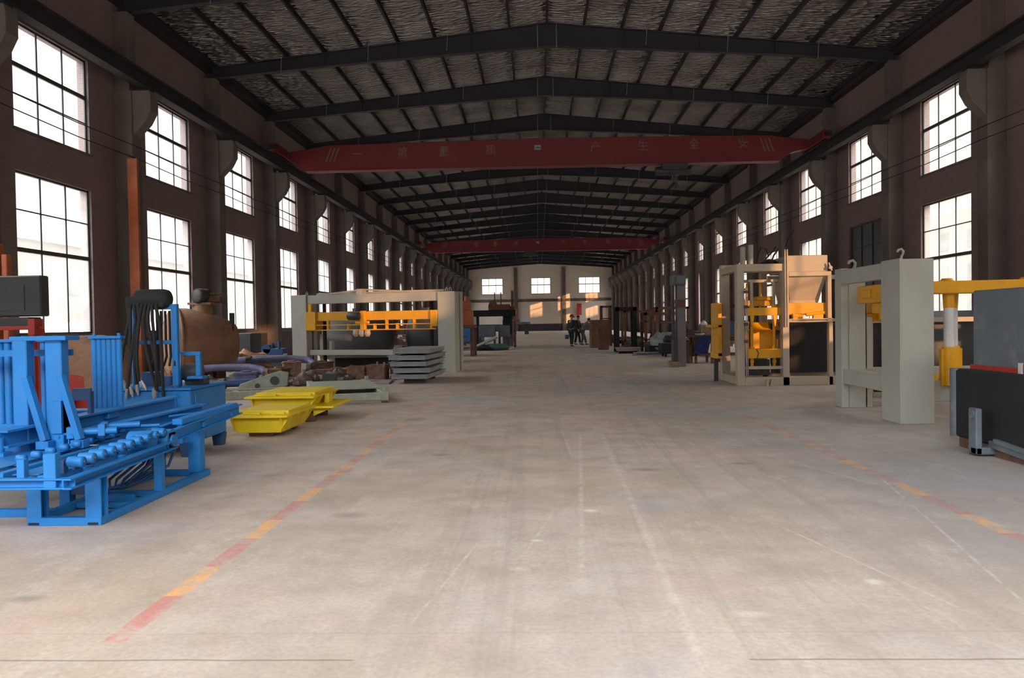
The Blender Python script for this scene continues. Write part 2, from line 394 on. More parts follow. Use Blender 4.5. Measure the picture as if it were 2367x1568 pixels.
# sills
for nm, x0, x1 in (('trim_1', XL-.02, XL+.06), ('trim_2', XR-.06, XR+.02)):
    mb = MB()
    for k in BAYS:
        if nm == 'trim_2' and k == DOOR_BAY: continue
        mb.box(x0, x1, wy(k)-1.55, wy(k)+1.55, LO[0]-.06, LO[0]); mb.box(x0, x1, wy(k)-1.55, wy(k)+1.55, UP[0]-.06, UP[0])
    struct(mb.build(nm, M['concrete']))
# end wall with three windows, and the near gable with its open doorway
EW = [(-9.28,-5.72), (-1.04,2.24), (6.88,10.43)]; EZ = (6.2, 8.9)
mb = MB(); xs = [XL-.3]
for a, b in EW: xs += [a, b]
xs.append(XR+.3)
for i in range(len(xs)-1):
    if i % 2 == 0: mb.box(xs[i], xs[i+1], Y1, Y1+.3, -.02, 10.7)
    else: mb.box(xs[i], xs[i+1], Y1, Y1+.3, -.02, EZ[0]); mb.box(xs[i], xs[i+1], Y1, Y1+.3, EZ[1], 10.7)
mb.prism([(XL-.3,10.7),(XR+.3,10.7),(XR+.3,10.82),(XM,12.1),(XL-.3,10.82)], Y1, Y1+.3)
struct(mb.build('wall_far', M['endwall']))
mb = MB()
for x in (-3.57, 4.43): mb.box(x-.3, x+.3, Y1-.4, Y1+.05, 0, 10.6)
mb.box(XL, XR, Y1-.12, Y1+.05, 4.9, 5.35)
struct(mb.build('trim_3', M['concrete']))
struct(MB().box(XL, XR, Y1-.06, Y1+.05, 0, 1.2).build('baseboard_far', M['charcoal']))
DW = (-8.2, 9.2, 7.6)                       # doorway behind the camera: x0, x1, height
mb = MB().box(XL-.3, DW[0], Y0-.3, Y0, -.02, 10.7).box(DW[1], XR+.3, Y0-.3, Y0, -.02, 10.7).box(DW[0], DW[1], Y0-.3, Y0, DW[2], 10.7)
mb.prism([(XL-.3,10.7),(XR+.3,10.7),(XR+.3,10.82),(XM,12.1),(XL-.3,10.82)], Y0-.3, Y0)
struct(mb.build('wall_near', M['brick']))
# roof
mb = MB()
for x0, x1 in ((XL-.7, XM), (XM, XR+.7)):
    z0, z1 = roof_z(x0), roof_z(x1)
    mb._add([(x0,Y0-.5,z0),(x1,Y0-.5,z1),(x1,Y1+.5,z1),(x0,Y1+.5,z0)]+[(x0,Y0-.5,z0+.12),(x1,Y0-.5,z1+.12),(x1,Y1+.5,z1+.12),(x0,Y1+.5,z0+.12)],
        [(0,3,2,1),(4,5,6,7),(0,1,5,4),(1,2,6,5),(2,3,7,6),(3,0,4,7)])
struct(mb.build('ceiling', M['foil']))
# purlins: each a cold-formed channel running the length of the hall
for i in range(-9, 10):
    x = XM+i*1.32
    z = roof_z(x)-.10
    o = MB().channel((x, Y0, z), (x, Y1, z), .07, .19, .012).build('roof_purlin', M['dark_steel']); struct(o)
for x in (XL+.12, XR-.12):
    struct(MB().box(x-.12, x+.12, Y0, Y1, 10.42, 10.72).build('eave_beam', M['dark_steel']))
# columns with corbels, rafters, ties
def pillar(side, y):
    mb = MB(); s = side; x = XL if s > 0 else XR
    f = lambda d: x+s*d
    mb.box(min(f(0),f(.5)), max(f(0),f(.5)), y-.26, y+.26, 0, 8.0)
    mb.box(min(f(0),f(.42)), max(f(0),f(.42)), y-.2, y+.2, 8.0, 10.2)
    poly = [(f(.48),8.0),(f(.98),8.0),(f(1.02),7.86),(f(1.02),7.42),(f(.86),7.12),(f(.5),6.75),(f(.48),6.75)]
    mb.prism(poly if s < 0 else poly[::-1], y-.2, y+.2)
    return struct(mb.build('pillar', M['concrete'], bev=.012))
pil = {1: pillar(1, COLS[0]), -1: pillar(-1, COLS[0])}
for y in COLS[1:]:
    for s in (1, -1):
        o = pil[s].copy(); COL.objects.link(o); o.location = (0, y-COLS[0], 0)
# bearing pads (small gap under the runway beam)
for s, x in ((1, XL+.8), (-1, XR-.8)):
    mb = MB()
    for y in COLS: mb.box(x-.16, x+.16, y-.13, y+.13, 8.0, 8.07)
    struct(mb.build('trim_4' if s > 0 else 'trim_5', M['dark_steel']))
    struct(MB().ibeam((x, Y0, 8.29), (x, Y1, 8.29), .30, .44, .05).build('crane_runway_beam', M['dark_steel']))
    struct(MB().section((x, Y0, 8.55), (x, Y1, 8.55), [(-.05,-.04),(.05,-.04),(.03,.0),(.035,.05),(-.035,.05),(-.03,0)]).build('crane_rail', M['rust']))
# rafters
mb = MB()
for s in (-1, 1):
    xe = XL+.05 if s < 0 else XR-.05
    top = lambda x: roof_z(x)-.20
    N_ = 6
    for i in range(N_):
        xa = XM+(xe-XM)*i/N_; xb = XM+(xe-XM)*(i+1)/N_
        dep = lambda x: .40+.42*(1-abs(x-XM)/(XR-XM))**1.5
        for hw, dz0, dz1 in ((.11,0,.035),(.012,.035,None),(.11,None,None)):
            if dz1 is None and dz0 is None:
                za = lambda x: (top(x)-dep(x), top(x)-dep(x)+.035)
            elif dz1 is None: za = lambda x: (top(x)-dep(x)+.035, top(x)-.035)
            else: za = lambda x: (top(x)-.035, top(x))
            (a0,a1),(b0,b1) = za(xa), za(xb)
            lo = [(xa,-hw,a0),(xb,-hw,b0),(xb,hw,b0),(xa,hw,a0)]; hi = [(xa,-hw,a1),(xb,-hw,b1),(xb,hw,b1),(xa,hw,a1)]
            mb.hexa(lo, hi) if xb > xa else mb.hexa([lo[1],lo[0],lo[3],lo[2]], [hi[1],hi[0],hi[3],hi[2]])
    for x in (-7.4,-4.8,-2.2,3.2,5.8,8.4):       # stiffeners
        if (x < XM) == (s < 0): mb.box(x-.01, x+.01, -.1, .1, top(x)-.40-.42*(1-abs(x-XM)/(XR-XM))**1.5+.04, top(x)-.03)
raf = struct(mb.build('rafter', M['navy'])); raf.location = (0, COLS[0], 0)
for y in COLS[1:]:
    o = raf.copy(); COL.objects.link(o); o.location = (0, y, 0)
# pale sag rods at the ridge and along the slopes
rod = MB()
for x in (XM-.33, XM+.33): rod.cyl((x,0,10.95), (x,0,11.75), .014, n=6)
for x in (-8.9,-5.8,-3.0,3.95,6.75,9.85): rod.cyl((x-.04,0,roof_z(x)-.75), (x,0,roof_z(x)-.15), .012, n=6)
rod0 = struct(rod.build('tie_rod', M['plate'])); rod0.location = (0, COLS[0]-.17, 0)
for y in COLS[1:]:
    o = rod0.copy(); COL.objects.link(o); o.location = (0, y-.17, 0)

# ------------------------------------------------------------------ windows
def window_meshes(z0, z1, bars, thick):
    fr = MB(); w = 1.5; t = .03
    for y in (-w, w-.06): fr.box(-.018,.018, y, y+.06, z0, z1)
    fr.box(-.018,.018,-w,w,z0,z0+.05); fr.box(-.018,.018,-w,w,z1-.05,z1)
    for y in (-.5,.5): fr.box(-.012,.012, y-.022, y+.022, z0, z1)
    for z in bars: fr.box(-.015,.015,-w,w,z-.014,z+.014)
    for z in thick: fr.box(-.022,.022,-w,w,z-.05,z+.05)
    gl = MB().box(-.003,.003,-w+.03,w-.03,z0+.02,z1-.02)
    return fr, gl
wn = [0]
protos = {}
def window(kind, x, y):
    wn[0] += 1
    e = bpy.data.objects.new('window_%d' % wn[0], None); COL.objects.link(e); e.location = (x, y, 0); struct(e)
    if kind not in protos:
        fr, gl = window_meshes(*{'up': (UP[0],UP[1],(6.75,),(7.42,)), 'lo': (LO[0],LO[1],(4.12,),(3.21,))}[kind])
        a = fr.build('window_frame', M['frame']); g_ = gl.build('glass_pane', M['glass'] if kind == 'up' else M['dirty_glass'])
        protos[kind] = (a, g_)
    else:
        a, g_ = [o.copy() for o in protos[kind]]
        COL.objects.link(a); COL.objects.link(g_)
    a.parent = e; g_.parent = e
    return e
for x, side in ((XL-.09, 1), (XR+.09, -1)):
    for k in BAYS:
        window('up', x, wy(k))
        if side < 0 and k in (DOOR_BAY, 2): continue
        window('lo', x, wy(k))
# the boarded lower window: dark sheets behind the bars
wn[0] += 1
e = bpy.data.objects.new('window_%d' % wn[0], None); COL.objects.link(e); e.location = (XR+.09, wy(2), 0); struct(e)
a = protos['lo'][0].copy(); COL.objects.link(a); a.parent = e
o = MB().box(.02,.06,-1.5,1.5,LO[0],LO[1]).build('dark_panel', mat('dark_window_sheet', (.055,.065,.065), .35, 0, .2, .8)); o.parent = e
for a_, b_ in EW:
    wn[0] += 1; w = (b_-a_)/2
    e = bpy.data.objects.new('window_%d' % wn[0], None); COL.objects.link(e); e.location = ((a_+b_)/2, Y1+.15, 0); struct(e)
    fr = MB()
    for x in (-w, w-.08): fr.box(x, x+.08, -.03, .03, *EZ)
    for z in (EZ[0], EZ[1]-.08): fr.box(-w, w, -.03, .03, z, z+.08)
    for x in (-w/3, w/3): fr.box(x-.03, x+.03, -.02, .02, *EZ)
    fr.box(-w, w, -.03, .03, 7.66, 7.78)
    o = fr.build('window_frame', M['frame']); o.parent = e
    o = MB().box(-w, w, -.004, .004, *EZ).build('glass_pane', M['dirty_glass']); o.parent = e
# door in the window wall, standing ajar
mb = MB().box(XR+.02, XR+.08, wy(DOOR_BAY)-1.5, wy(DOOR_BAY)+.9, 0, 5.0)
d1 = struct(mb.build('door_1', M['charcoal']))
mb = MB()
for y in (wy(DOOR_BAY)-1.5, wy(DOOR_BAY)-.3, wy(DOOR_BAY)+.8): mb.box(XR-.01, XR+.02, y, y+.1, 0, 5.0)
for z in (.05, 1.7, 3.3, 4.88): mb.box(XR-.01, XR+.02, wy(DOOR_BAY)-1.5, wy(DOOR_BAY)+.9, z, z+.1)
mb.build('door_frame', M['charcoal'], d1)
struct(MB().box(XL+.0, XL+.03, Y0, Y1, 0, 1.1).build('baseboard_left', M['charcoal']))
mb = MB().box(XR-.03, XR, Y0, wy(DOOR_BAY)-1.5, 0, 1.1).box(XR-.03, XR, wy(DOOR_BAY)+1.5, Y1, 0, 1.1)
struct(mb.build('baseboard_right', M['charcoal']))

# conductor wires along both walls
for side, x in (('window wall beside the orange post', XL+.56), ('window wall behind the press', XR-.56)):
    for z, w_ in ((6.46,'topmost'), (6.12,'lowest')):
        path = []
        for i, y in enumerate(COLS[:-1]):
            path += [(x, y, z), (x, y+BAY/2, z-.05)]
        path.append((x, COLS[-1], z))
        tag(MB().tube(path, .012, 6).build('conductor_wire', M['black']), '%s thin dark crane conductor wire strung along the %s' % (w_, side), 'wire', 'crane conductor wires')

# ------------------------------------------------------------------ outside
def block(name, label, x0, x1, y0, y1, h, floors, step, mw=1.6, roof=True):
    t = thing(name, label, 'building', ((x0+x1)/2, (y0+y1)/2, -.31))
    MB().box(x0, x1, y0, y1, -.31, h).build('wall', M['facade'], t)
    if roof: MB().box(x0-.5, x1+.5, y0-.5, y1+.5, h, h+.7).build('roof', M['roof_tile'], t)
    xf = x1 if x1 < 0 else x0; s = 1 if x1 < 0 else -1
    n = int((y1-y0-2)/step)
    for fl_ in range(floors):
        for i in range(n):
            y = y0+2+i*step; z = 1.2+fl_*3.6
            if z+1.9 > h: continue
            MB().box(min(xf, xf+s*.06), max(xf, xf+s*.06), y, y+mw, z, z+1.9).build('window', M['facade_win'], t)
    return t
block('factory_building', 'long pale factory building seen outside through the windows beside the drum', -62, -46, 30, 150, 9.6, 2, 6.2, 2.4)
block('office_building', 'pale building with rows of windows seen outside behind the grey gantry', 44, 56, 67, 190, 12.4, 3, 5.5, 1.8, False)
block('sun_block_building', 'tall added building outside, blocking sun opposite the near part of the window wall', 44, 56, -31, 64, 17.4, 4, 5.5, 1.8, False)  # unseen building added to keep sun out of the middle bays
t = thing('doorway_sun_blocker', 'added sun blocker shaped as a side wing outside beside the entrance', 'building', (12, -15, -.31))
MB().box(9.6, 14.5, -27, -2.95, -.31, 12.8).build('wall', M['facade'], t); MB().box(9.5, 14.7, -27.2, -2.9, 12.8, 13.1).build('roof', M['roof_tile'], t)  # unseen wing added to keep direct sun out of the doorway
t = thing('lean_to_sun_blocker', 'added sun blocker shaped as a low lean-to outside the entrance end of the hall', 'building', (15.6, -5.2, -.31))
MB().box(14.7, 16.5, -9, -1.5, -.31, 6.4).build('wall', M['facade'], t); MB().box(14.6, 16.6, -9.1, -1.4, 6.3, 6.45).build('roof', M['roof_tile'], t)  # unseen lean-to added to stop sunrays into the nearest lower window
t = thing('yard_sun_blocker', 'added unseen wall in the yard, cutting off low sun outside the windows', 'wall', (20.2, -12, -.31))
MB().box(20, 20.4, -35, 11, -.31, 4.4).build('wall', M['facade'], t)  # unseen wall added to stop the lowest sunrays near the entrance
t = thing('greenhouse', 'low rounded glass-roofed shed outside the window above the blue machine', 'shed', (-36, 62, -.31))
pr = [(-2.6*math.cos(PI*i/12), 2.3*math.sin(PI*i/12)) for i in range(13)]
q = MB(); n = len(pr)
for i in range(n-1):
    (xa,za),(xb,zb) = pr[i], pr[i+1]
    q._add([(-36+xa,50,za-.31),(-36+xb,50,zb-.31),(-36+xb,76,zb-.31),(-36+xa,76,za-.31)], [(0,1,2,3)], True)
q._add([(-36+x,50,z-.31) for x,z in pr], [tuple(range(n))]); q._add([(-36+x,76,z-.31) for x,z in pr], [tuple(range(n-1,-1,-1))])
q.build('shell', mat('pale_green_sheet', (.12,.145,.14), .5, 0, .1, .5), t)
# ------------------------------------------------------------------ overhead cranes
def glyphs(chars, size, y, z, colour, parent, name):
    """painted characters on a vertical face that looks towards -Y; chars: [(char, x)]"""
    verts, faces = [], []
    dg = None
    for ch, x, dz in chars:
        cu = bpy.data.curves.new('t', 'FONT'); cu.body = ch; cu.size = size; cu.align_x = 'CENTER'; cu.align_y = 'CENTER'; cu.extrude = .004; cu.offset = size*.012
        to = bpy.data.objects.new('t', cu); COL.objects.link(to)
        bpy.context.view_layer.update(); dg = bpy.context.evaluated_depsgraph_get()
        me = bpy.data.meshes.new_from_object(to.evaluated_get(dg))
        n = len(verts)
        verts += [(v.co.x+x, y-v.co.z-.005, v.co.y+z+dz) for v in me.vertices]
        faces += [tuple(n+i for i in p.vertices) for p in me.polygons]
        bpy.data.objects.remove(to); bpy.data.curves.remove(cu); bpy.data.meshes.remove(me)
    mb = MB(); mb._add(verts, faces)
    return mb.build(name, colour, parent)
CHARS = [('一',830),('第',936),('量',1033),('质',1141),('产',1382),('生',1490),('全',1606),('安',1717)]
def crane(Y, dz, label, hoist_x):
    t = thing('overhead_crane', label, 'crane', (XM, Y, 8.6+dz), 'overhead cranes on the runway beams')
    zz = lambda z: z+dz
    poly = [(-9.9,8.03),(10.3,8.03),(10.8,8.36),(11.45,8.5),(11.45,8.88),(10.6,8.98),(9.9,9.1),(XM,9.2),(-8.9,9.1),(-9.7,8.96),(-10.5,8.86),(-10.5,8.5),(-10.2,8.3)]
    MB().prism([(x,zz(z)) for x,z in poly], Y, Y+.42).build('girder', M['crane'], t, bev=.015)
    MB().box(-9.9,10.3,Y-.06,Y+.48,zz(8.0),zz(8.03)).build('bottom_flange', M['crane'], t)
    for x in (XL+.8, XR-.8):
        c = MB().box(x-.16,x+.16,Y-1.15,Y+1.55,zz(8.62),zz(9.0)).build('end_carriage', M['crane'], t, bev=.02)
        for y in (Y-.85, Y+1.25): MB().cyl((x-.06,y,8.72),(x+.06,y,8.72),.12,n=20).build('wheel', M['dark_steel'], c)
        MB().box(x-.12,x+.12,Y-1.3,Y-1.15,zz(8.72),zz(8.9)).build('buffer', M['black'], c)
    chars = [(c, (px-VX)*33.5/F, .006*((px-VX)*33.5/F)-.0*1) for c, px in CHARS]
    glyphs(chars, .47, Y, zz(8.72), M['letter'], t, 'lettering')
    mb = MB()
    for sx, x0 in ((-1,-8.9),(1,9.55)):
        for i in range(3):
            xa = x0+i*.17
            a, b = (xa-.1, xa+.12) if sx < 0 else (xa+.12-.02, xa-.1)
            mb._add([(b,Y-.008,zz(8.98)),(b+.07,Y-.008,zz(8.98)),(a+.07,Y-.008,zz(8.40)),(a,Y-.008,zz(8.40)),
                     (b,Y,zz(8.98)),(b+.07,Y,zz(8.98)),(a+.07,Y,zz(8.40)),(a,Y,zz(8.40))], [(3,2,1,0),(0,1,5,4),(1,2,6,5),(2,3,7,6),(3,0,4,7)])
    mb.build('slash_marking', M['letter'], t)
    x = (1249-VX)*33.5/F
    MB().cbox((x,Y-.004,zz(8.80)),.28,.008,.2).build('logo', M['logo'], t)
    lg = MB()
    lg._add([(x-.12,Y-.012,zz(8.76)),(x-.02,Y-.012,zz(8.83)),(x+.12,Y-.012,zz(8.80)),(x+.12,Y-.012,zz(8.76)),(x+.0,Y-.012,zz(8.78))], [(4,3,2,1,0)])
    lg.build('logo_mark', M['green'], t)
    h = MB().box(hoist_x-.55,hoist_x+.5,Y-.15,Y+.6,zz(7.72),zz(7.98)).box(hoist_x-.2,hoist_x+.25,Y-.05,Y+.5,zz(7.55),zz(7.72)).cyl((hoist_x-.8,Y+.2,zz(7.72)),(hoist_x+.7,Y+.2,zz(7.72)),.19,n=18).build('hoist', M['charcoal'], t, bev=.01)
    for dx in (-.08,.08): MB().cyl((hoist_x+dx,Y+.2,zz(7.35)),(hoist_x+dx,Y+.2,zz(7.6)),.012,n=6).build('cable', M['steel'], h)
    pts = [(hoist_x,Y+.2,zz(7.35))]+[(hoist_x+.13*math.sin(a),Y+.2,zz(7.13)+.13*math.cos(a)) for a in [i*.42 for i in range(0,10)]]
    MB().cbox((hoist_x,Y+.2,zz(7.36)),.28,.2,.14).tube(pts,.035,8).build('hook', M['charcoal'], h)
    return t
crane(33.5, 0, 'dark red overhead crane girder with pale characters, nearer of the two', 5.9)
crane(74.0, .12, 'dark red overhead crane girder with faint characters, deeper in the hall above the end wall', -.6)

# ------------------------------------------------------------------ blue roller machine (near the camera)
B = M['blue']
t = thing('roller_conveyor_machine', 'bright blue steel machine with roller row, braced posts and tube banks', 'machine', (-3.6, 5.9, 0))
fr = MB()
fr.box(-3.53,-3.01,5.25,5.31,0,.055).box(-3.07,-3.01,5.31,7.05,0,.055).box(-3.53,-3.47,5.31,7.05,0,.055).box(-3.47,-3.07,6.99,7.05,0,.055)
fr.box(-3.47,-3.07,5.72,5.78,.01,.05).box(-3.47,-3.07,6.12,6.18,.01,.05).box(-3.4,-3.15,5.95,5.99,.0,.06)
fr.box(-4.9,-3.53,5.86,5.92,.16,.24).box(-4.6,-3.53,5.5,5.56,0,.055)
fr.build('base_frame', B, t, bev=.004)
for x, y, w in ((-3.48,5.3,.1),(-3.065,5.3,.11)):
    lg = MB().ibeam((x,y,.05),(x,y,.40),w,.09,.012,up=(0,1,0)).build('leg', B, t)
    MB().box(x-.035,x+.035,y-.056,y-.050,.008,.022).build('slot', M['black'], lg)
MB().channel((-3.04,6.15,.05),(-3.04,6.15,.40),.06,.06,.01,up=(0,1,0)).build('leg', B, t)
MB().channel((-3.1,6.97,.05),(-3.1,6.97,.42),.11,.1,.012,up=(0,1,0)).build('leg', B, t)
MB().box(-3.52,-3.42,6.97,7.05,.05,.42).build('leg', B, t)
MB().box(-3.68,-3.6,5.86,5.94,0,.36).build('leg', B, t)
MB().box(-4.75,-4.65,5.3,5.4,0,.36).build('leg', B, t)
deck = MB()
deck.channel((-5.2,4.86,.37),(-2.96,4.86,.37),.06,.07).channel((-2.98,4.82,.37),(-2.98,6.3,.40),.06,.07)
deck.box(-3.22,-3.16,4.9,6.9,.35,.41).box(-3.5,-3.44,4.9,7.1,.36,.43).box(-4.3,-4.24,4.9,7.2,.36,.43)
for y in (5.3,5.75,6.2,6.7,7.1): deck.box(-4.6,-3.1,y,y+.05,.34,.40)
deck.box(-3.42,-3.24,4.95,6.4,.405,.412).box(-4.2,-3.6,5.1,6.6,.42,.428)
deck.build('deck_frame', B, t, bev=.004)
MB().box(-3.14,-3.06,4.84,4.9,.33,.56).build('stop_post', B, t, bev=.003); MB().box(-3.34,-3.29,4.88,4.93,.4,.52).build('stop_post', B, t, bev=.003)
for i in range(10):
    y = 5.05+i*.125; z = .475+i*.004
    r = MB().lathe([(0,-.05),(.034,-.05),(.036,-.04),(.036,.04),(.034,.05),(0,.05)],(-3.05,y,z),(1,0,0),16).build('roller', B, t)
    MB().cyl((-3.12,y,z),(-2.985,y,z),.012,n=8).cbox((-3.13,y,z-.03),.02,.05,.09).build('roller_axle', M['blue_dark'], r)
for i in range(9):
    y = 5.2+i*.16
    MB().lathe([(0,-.03),(.024,-.03),(.026,0),(.024,.03),(0,.03)],(-3.52,y,.475),(1,0,0),12).build('roller', B, t)
# extension arm running on to the far end
MB().channel((-3.06,6.25,.44),(-3.03,7.85,.52),.05,.10).channel((-3.3,6.25,.44),(-3.26,7.7,.5),.05,.08).beam((-3.3,6.3,.46),(-3.03,6.3,.46),.05,.08).beam((-3.28,7.0,.47),(-3.03,7.0,.47),.05,.05).beam((-3.27,7.6,.49),(-3.03,7.65,.49),.05,.05).box(-3.13,-2.99,6.22,6.34,.34,.50).build('arm', B, t, bev=.004)
MB().beam((-3.1,6.6,.54),(-3.06,7.75,.565),.09,.05).build('cover_bar', B, t, bev=.006)
MB().cyl((-3.2,6.02,.47),(-3.02,6.02,.47),.075,n=20).build('drive_sprocket', B, t)
MB().cyl((-3.1,6.28,.43),(-2.99,6.28,.43),.095,n=20).cyl((-2.99,6.28,.43),(-2.97,6.28,.43),.05,n=16).build('end_roller', B, t)
# long rails behind
MB().ibeam((-3.95,5.6,.55),(-3.66,7.75,.60),.14,.13,.016).build('long_rail', B, t)
MB().ibeam((-3.62,5.9,.50),(-3.36,7.7,.54),.12,.10,.016).build('long_rail', B, t)
MB().tube([(-3.36,7.0,.545),(-3.2,7.2,.55),(-3.05,7.5,.56)],.012,6).tube([(-3.7,5.9,.52),(-3.45,6.4,.53),(-3.2,6.5,.53)],.016,6).build('pipe', B, t)
MB().cyl((-3.6,5.95,.55),(-3.32,6.05,.55),.028,n=12).cbox((-3.62,5.94,.55),.05,.09,.09,.3).cbox((-3.42,6.02,.56),.05,.08,.09,.3).build('push_cylinder', B, t, bev=.003)
MB().cyl((-3.5,6.25,.56),(-3.28,6.33,.56),.024,n=12).cbox((-3.52,6.24,.56),.05,.07,.07,.3).build('push_cylinder', B, t, bev=.003)
# braced posts
for x0, x1, y in ((-4.01,-3.9,5.9),(-3.79,-3.66,5.95)):
    p = MB().box(x0,x1,y-.05,y+.05,.38,1.27).build('post', B, t, bev=.006)
    MB().beam((x1-.02,y-.03,.99),(x1+.13,y-.05,.50),.055,.05).build('brace', B, p, bev=.003)
    MB().cbox((x1+.13,y-.05,.47),.10,.09,.06).build('brace_foot', B, p, bev=.003)
MB().box(-4.04,-3.60,5.86,6.05,1.265,1.30).build('top_plate', B, t, bev=.004)
MB().box(-3.74,-3.66,5.88,6.02,.55,.80).build('gusset_plate', B, t)
MB().box(-4.5,-3.9,6.1,6.16,1.14,1.19).box(-3.88,-3.72,6.12,6.16,1.14,1.19).build('tie_bar', B, t)
def bank(x0, n, y, r, z0, z1, sp):
    b = MB().box(x0-r-.012, x0+(n-1)*sp+r+.012, y-r-.02, y+r+.02, z1, z1+.025).box(x0-r-.012, x0+(n-1)*sp+r+.012, y-r-.02, y+r+.02, z0-.025, z0).build('tube_bank', B, t, bev=.003)
    for i in range(n): MB().cyl((x0+i*sp,y,z0),(x0+i*sp,y,z1),r,n=14).build('tube', B, b)
    for i in (0, n-1): MB().cyl((x0+i*sp,y,z1+.02),(x0+i*sp,y,z1+.05),.016,n=8).build('bolt', B, b)
bank(-4.62, 6, 6.4, .030, .5, 1.25, .066)
bank(-4.12, 3, 6.4, .024, .5, 1.25, .052)
bank(-4.06, 6, 7.05, .026, .58, 1.26, .046)
MB().cbox((-3.86,6.5,.80),.14,.05,.10,.3).cbox((-3.80,6.52,.72),.03,.05,.20).build('bracket', M['blue_dark'], t)
MB().cbox((-4.25,6.6,.52),.9,.5,.10).cbox((-4.0,6.8,.60),.5,.2,.08).build('carriage_plate', B, t, bev=.008); MB().cbox((-4.45,5.75,.48),.22,.12,.14).build('gearbox', B, t, bev=.008); MB().cbox((-4.12,5.5,.46),.16,.14,.10).build('gearbox', B, t, bev=.008)
for x, y in ((-4.42,5.45),(-4.2,5.2),(-3.95,5.6)):
    MB().cyl((x,y,.43),(x,y,.56),.03,n=12).cbox((x,y,.44),.12,.1,.03).build('bearing_block', B, t)
# motor and hoses under the deck
m_ = MB().lathe([(0,0),(.06,0),(.075,.02),(.078,.05),(.078,.26),(.07,.29),(.05,.31),(0,.31)],(-3.72,5.95,.245),(1,.1,0),22).build('motor', M['blue_dark'], t)
MB().cyl((-3.735,5.95,.245),(-3.70,5.95,.245),.082,n=22).build('motor_fan_cover', M['black'], m_)
MB().box(-3.66,-3.46,5.88,6.02,.08,.17).build('motor_mount', M['blue_dark'], m_)
for i in range(4):
    a = i*.06
    MB().tube([(-3.30+a,6.35,.38),(-3.34+a,6.25,.25),(-3.42+a,6.1,.15),(-3.36+a*.6,6.0,.10),(-3.28+a*.4,6.1,.12),(-3.22+a,6.3,.22),(-3.2+a,6.4,.36)],.012,7).build('hose', M['blue_dark'], t)

# ------------------------------------------------------------------ hydraulic power pack behind it
t = thing('hydraulic_power_pack', 'blue hydraulic oil tank unit with a frame of hanging black hoses', 'machine', (-4.05, 8.45, 0))
tk = MB().box(-4.55,-3.62,8.02,8.95,.14,.70).build('oil_tank', B, t, bev=.012)
MB().box(-4.57,-3.6,8.0,8.97,.70,.725).build('tank_lid', B, tk, bev=.004)
MB().box(-3.617,-3.605,8.12,8.14,.2,.66).box(-3.78,-3.76,8.005,8.018,.2,.66).build('weld_strip', B, tk)
for x, y in ((-4.5,8.08),(-3.68,8.08),(-3.68,8.88),(-4.5,8.88)): MB().prism([(x-.05,0),(x+.05,0),(x+.07,.14),(x-.07,.14)], y-.05, y+.05).build('foot', M['blue_dark'], t)
hf = MB().box(-4.27,-4.22,8.1,8.15,.72,1.60).box(-3.84,-3.78,8.1,8.16,.72,1.60).box(-4.22,-3.84,8.1,8.15,1.545,1.60).box(-4.22,-3.84,8.1,8.15,1.18,1.22)
hf.build('hose_frame', B, t, bev=.004)
MB().cyl((-3.81,8.1,.725),(-3.81,8.1,.745),.05,n=12).build('post_flange', M['blue_dark'], t)
vb = MB().lathe([(0,0),(.07,0),(.10,.03),(.105,.10),(.105,.30),(.09,.36),(.05,.38),(0,.38)],(-4.22,8.1,1.655),(1,.05,0),18).cbox((-4.20,8.08,1.62),.16,.14,.12).cbox((-3.98,8.1,1.60),.2,.16,.08).build('valve_manifold', M['black'], t, bev=.01)
for i, (x, xb, zb, yb) in enumerate(((-4.22,-4.26,.72,7.98),(-4.18,-4.22,.74,7.97),(-4.14,-4.10,.80,7.97),(-4.10,-4.16,.76,7.98),(-4.06,-3.97,.72,7.96),(-4.02,-3.94,.75,7.97),(-3.99,-3.95,.70,7.96),(-3.95,-3.84,.60,7.94),(-4.24,-4.32,.80,8.02))):
    tip = Vector((xb,yb,zb)); top = Vector((x,8.0,1.56))
    path = [(x,8.14,1.60),(x+.005,8.06,1.635),(x+.0,8.0,1.58)]+[top.lerp(tip,k)+Vector((.03*math.sin(k*PI+i),-.03*math.sin(k*PI),0)) for k in (.15,.3,.45,.6,.75,.9,1)]
    h = MB().tube(path, .0165, 8).build('hose', M['black'], t)
    d = (tip-Vector(path[-2])).normalized()
    MB().cyl(tip-d*.01, tip+d*.07, .018, .021, n=10).cyl(tip+d*.07, tip+d*.10, .013, n=8).build('hose_fitting', M['steel'], h)
for i in range(6):
    x = -4.05+i*.045
    MB().tube([(x,8.13,1.53),(x+.004,8.125,1.35),(x,8.13,1.2),(x+.01,8.12,1.05),(x+.015*((i%3)-1),8.1,.95)], .0125, 7).build('hose', M['black'], t)
SH = Matrix.Translation((-.13,0,0))
mf = MB(SH).box(-3.76,-3.50,8.3,8.35,1.05,1.09).box(-3.55,-3.50,8.3,8.35,.83,1.05).box(-3.63,-3.46,8.26,8.40,.80,.83).box(-3.76,-3.72,8.3,8.35,.725,1.05).build('pump_guard', B, t, bev=.003)
MB(SH).cyl((-3.72,8.45,.86),(-3.56,8.45,.86),.10,n=18).cyl((-3.80,8.45,.86),(-3.72,8.45,.86),.06,n=14).cbox((-3.62,8.5,.77),.2,.16,.09).build('pump_motor', M['charcoal'], t, bev=.006)
MB(SH).tube([(-3.70,8.25,1.07),(-3.685,8.22,.98),(-3.69,8.2,.85),(-3.72,8.22,.74)],.014,7).build('pale_hose', M['white'], t)
MB().cyl((-4.0,8.35,.725),(-4.0,8.35,.83),.06,n=16).cyl((-3.85,8.5,.725),(-3.85,8.5,.79),.04,n=14).cbox((-4.2,8.4,.8),.16,.2,.15).build('filler_cap', M['blue_dark'], t, bev=.005)

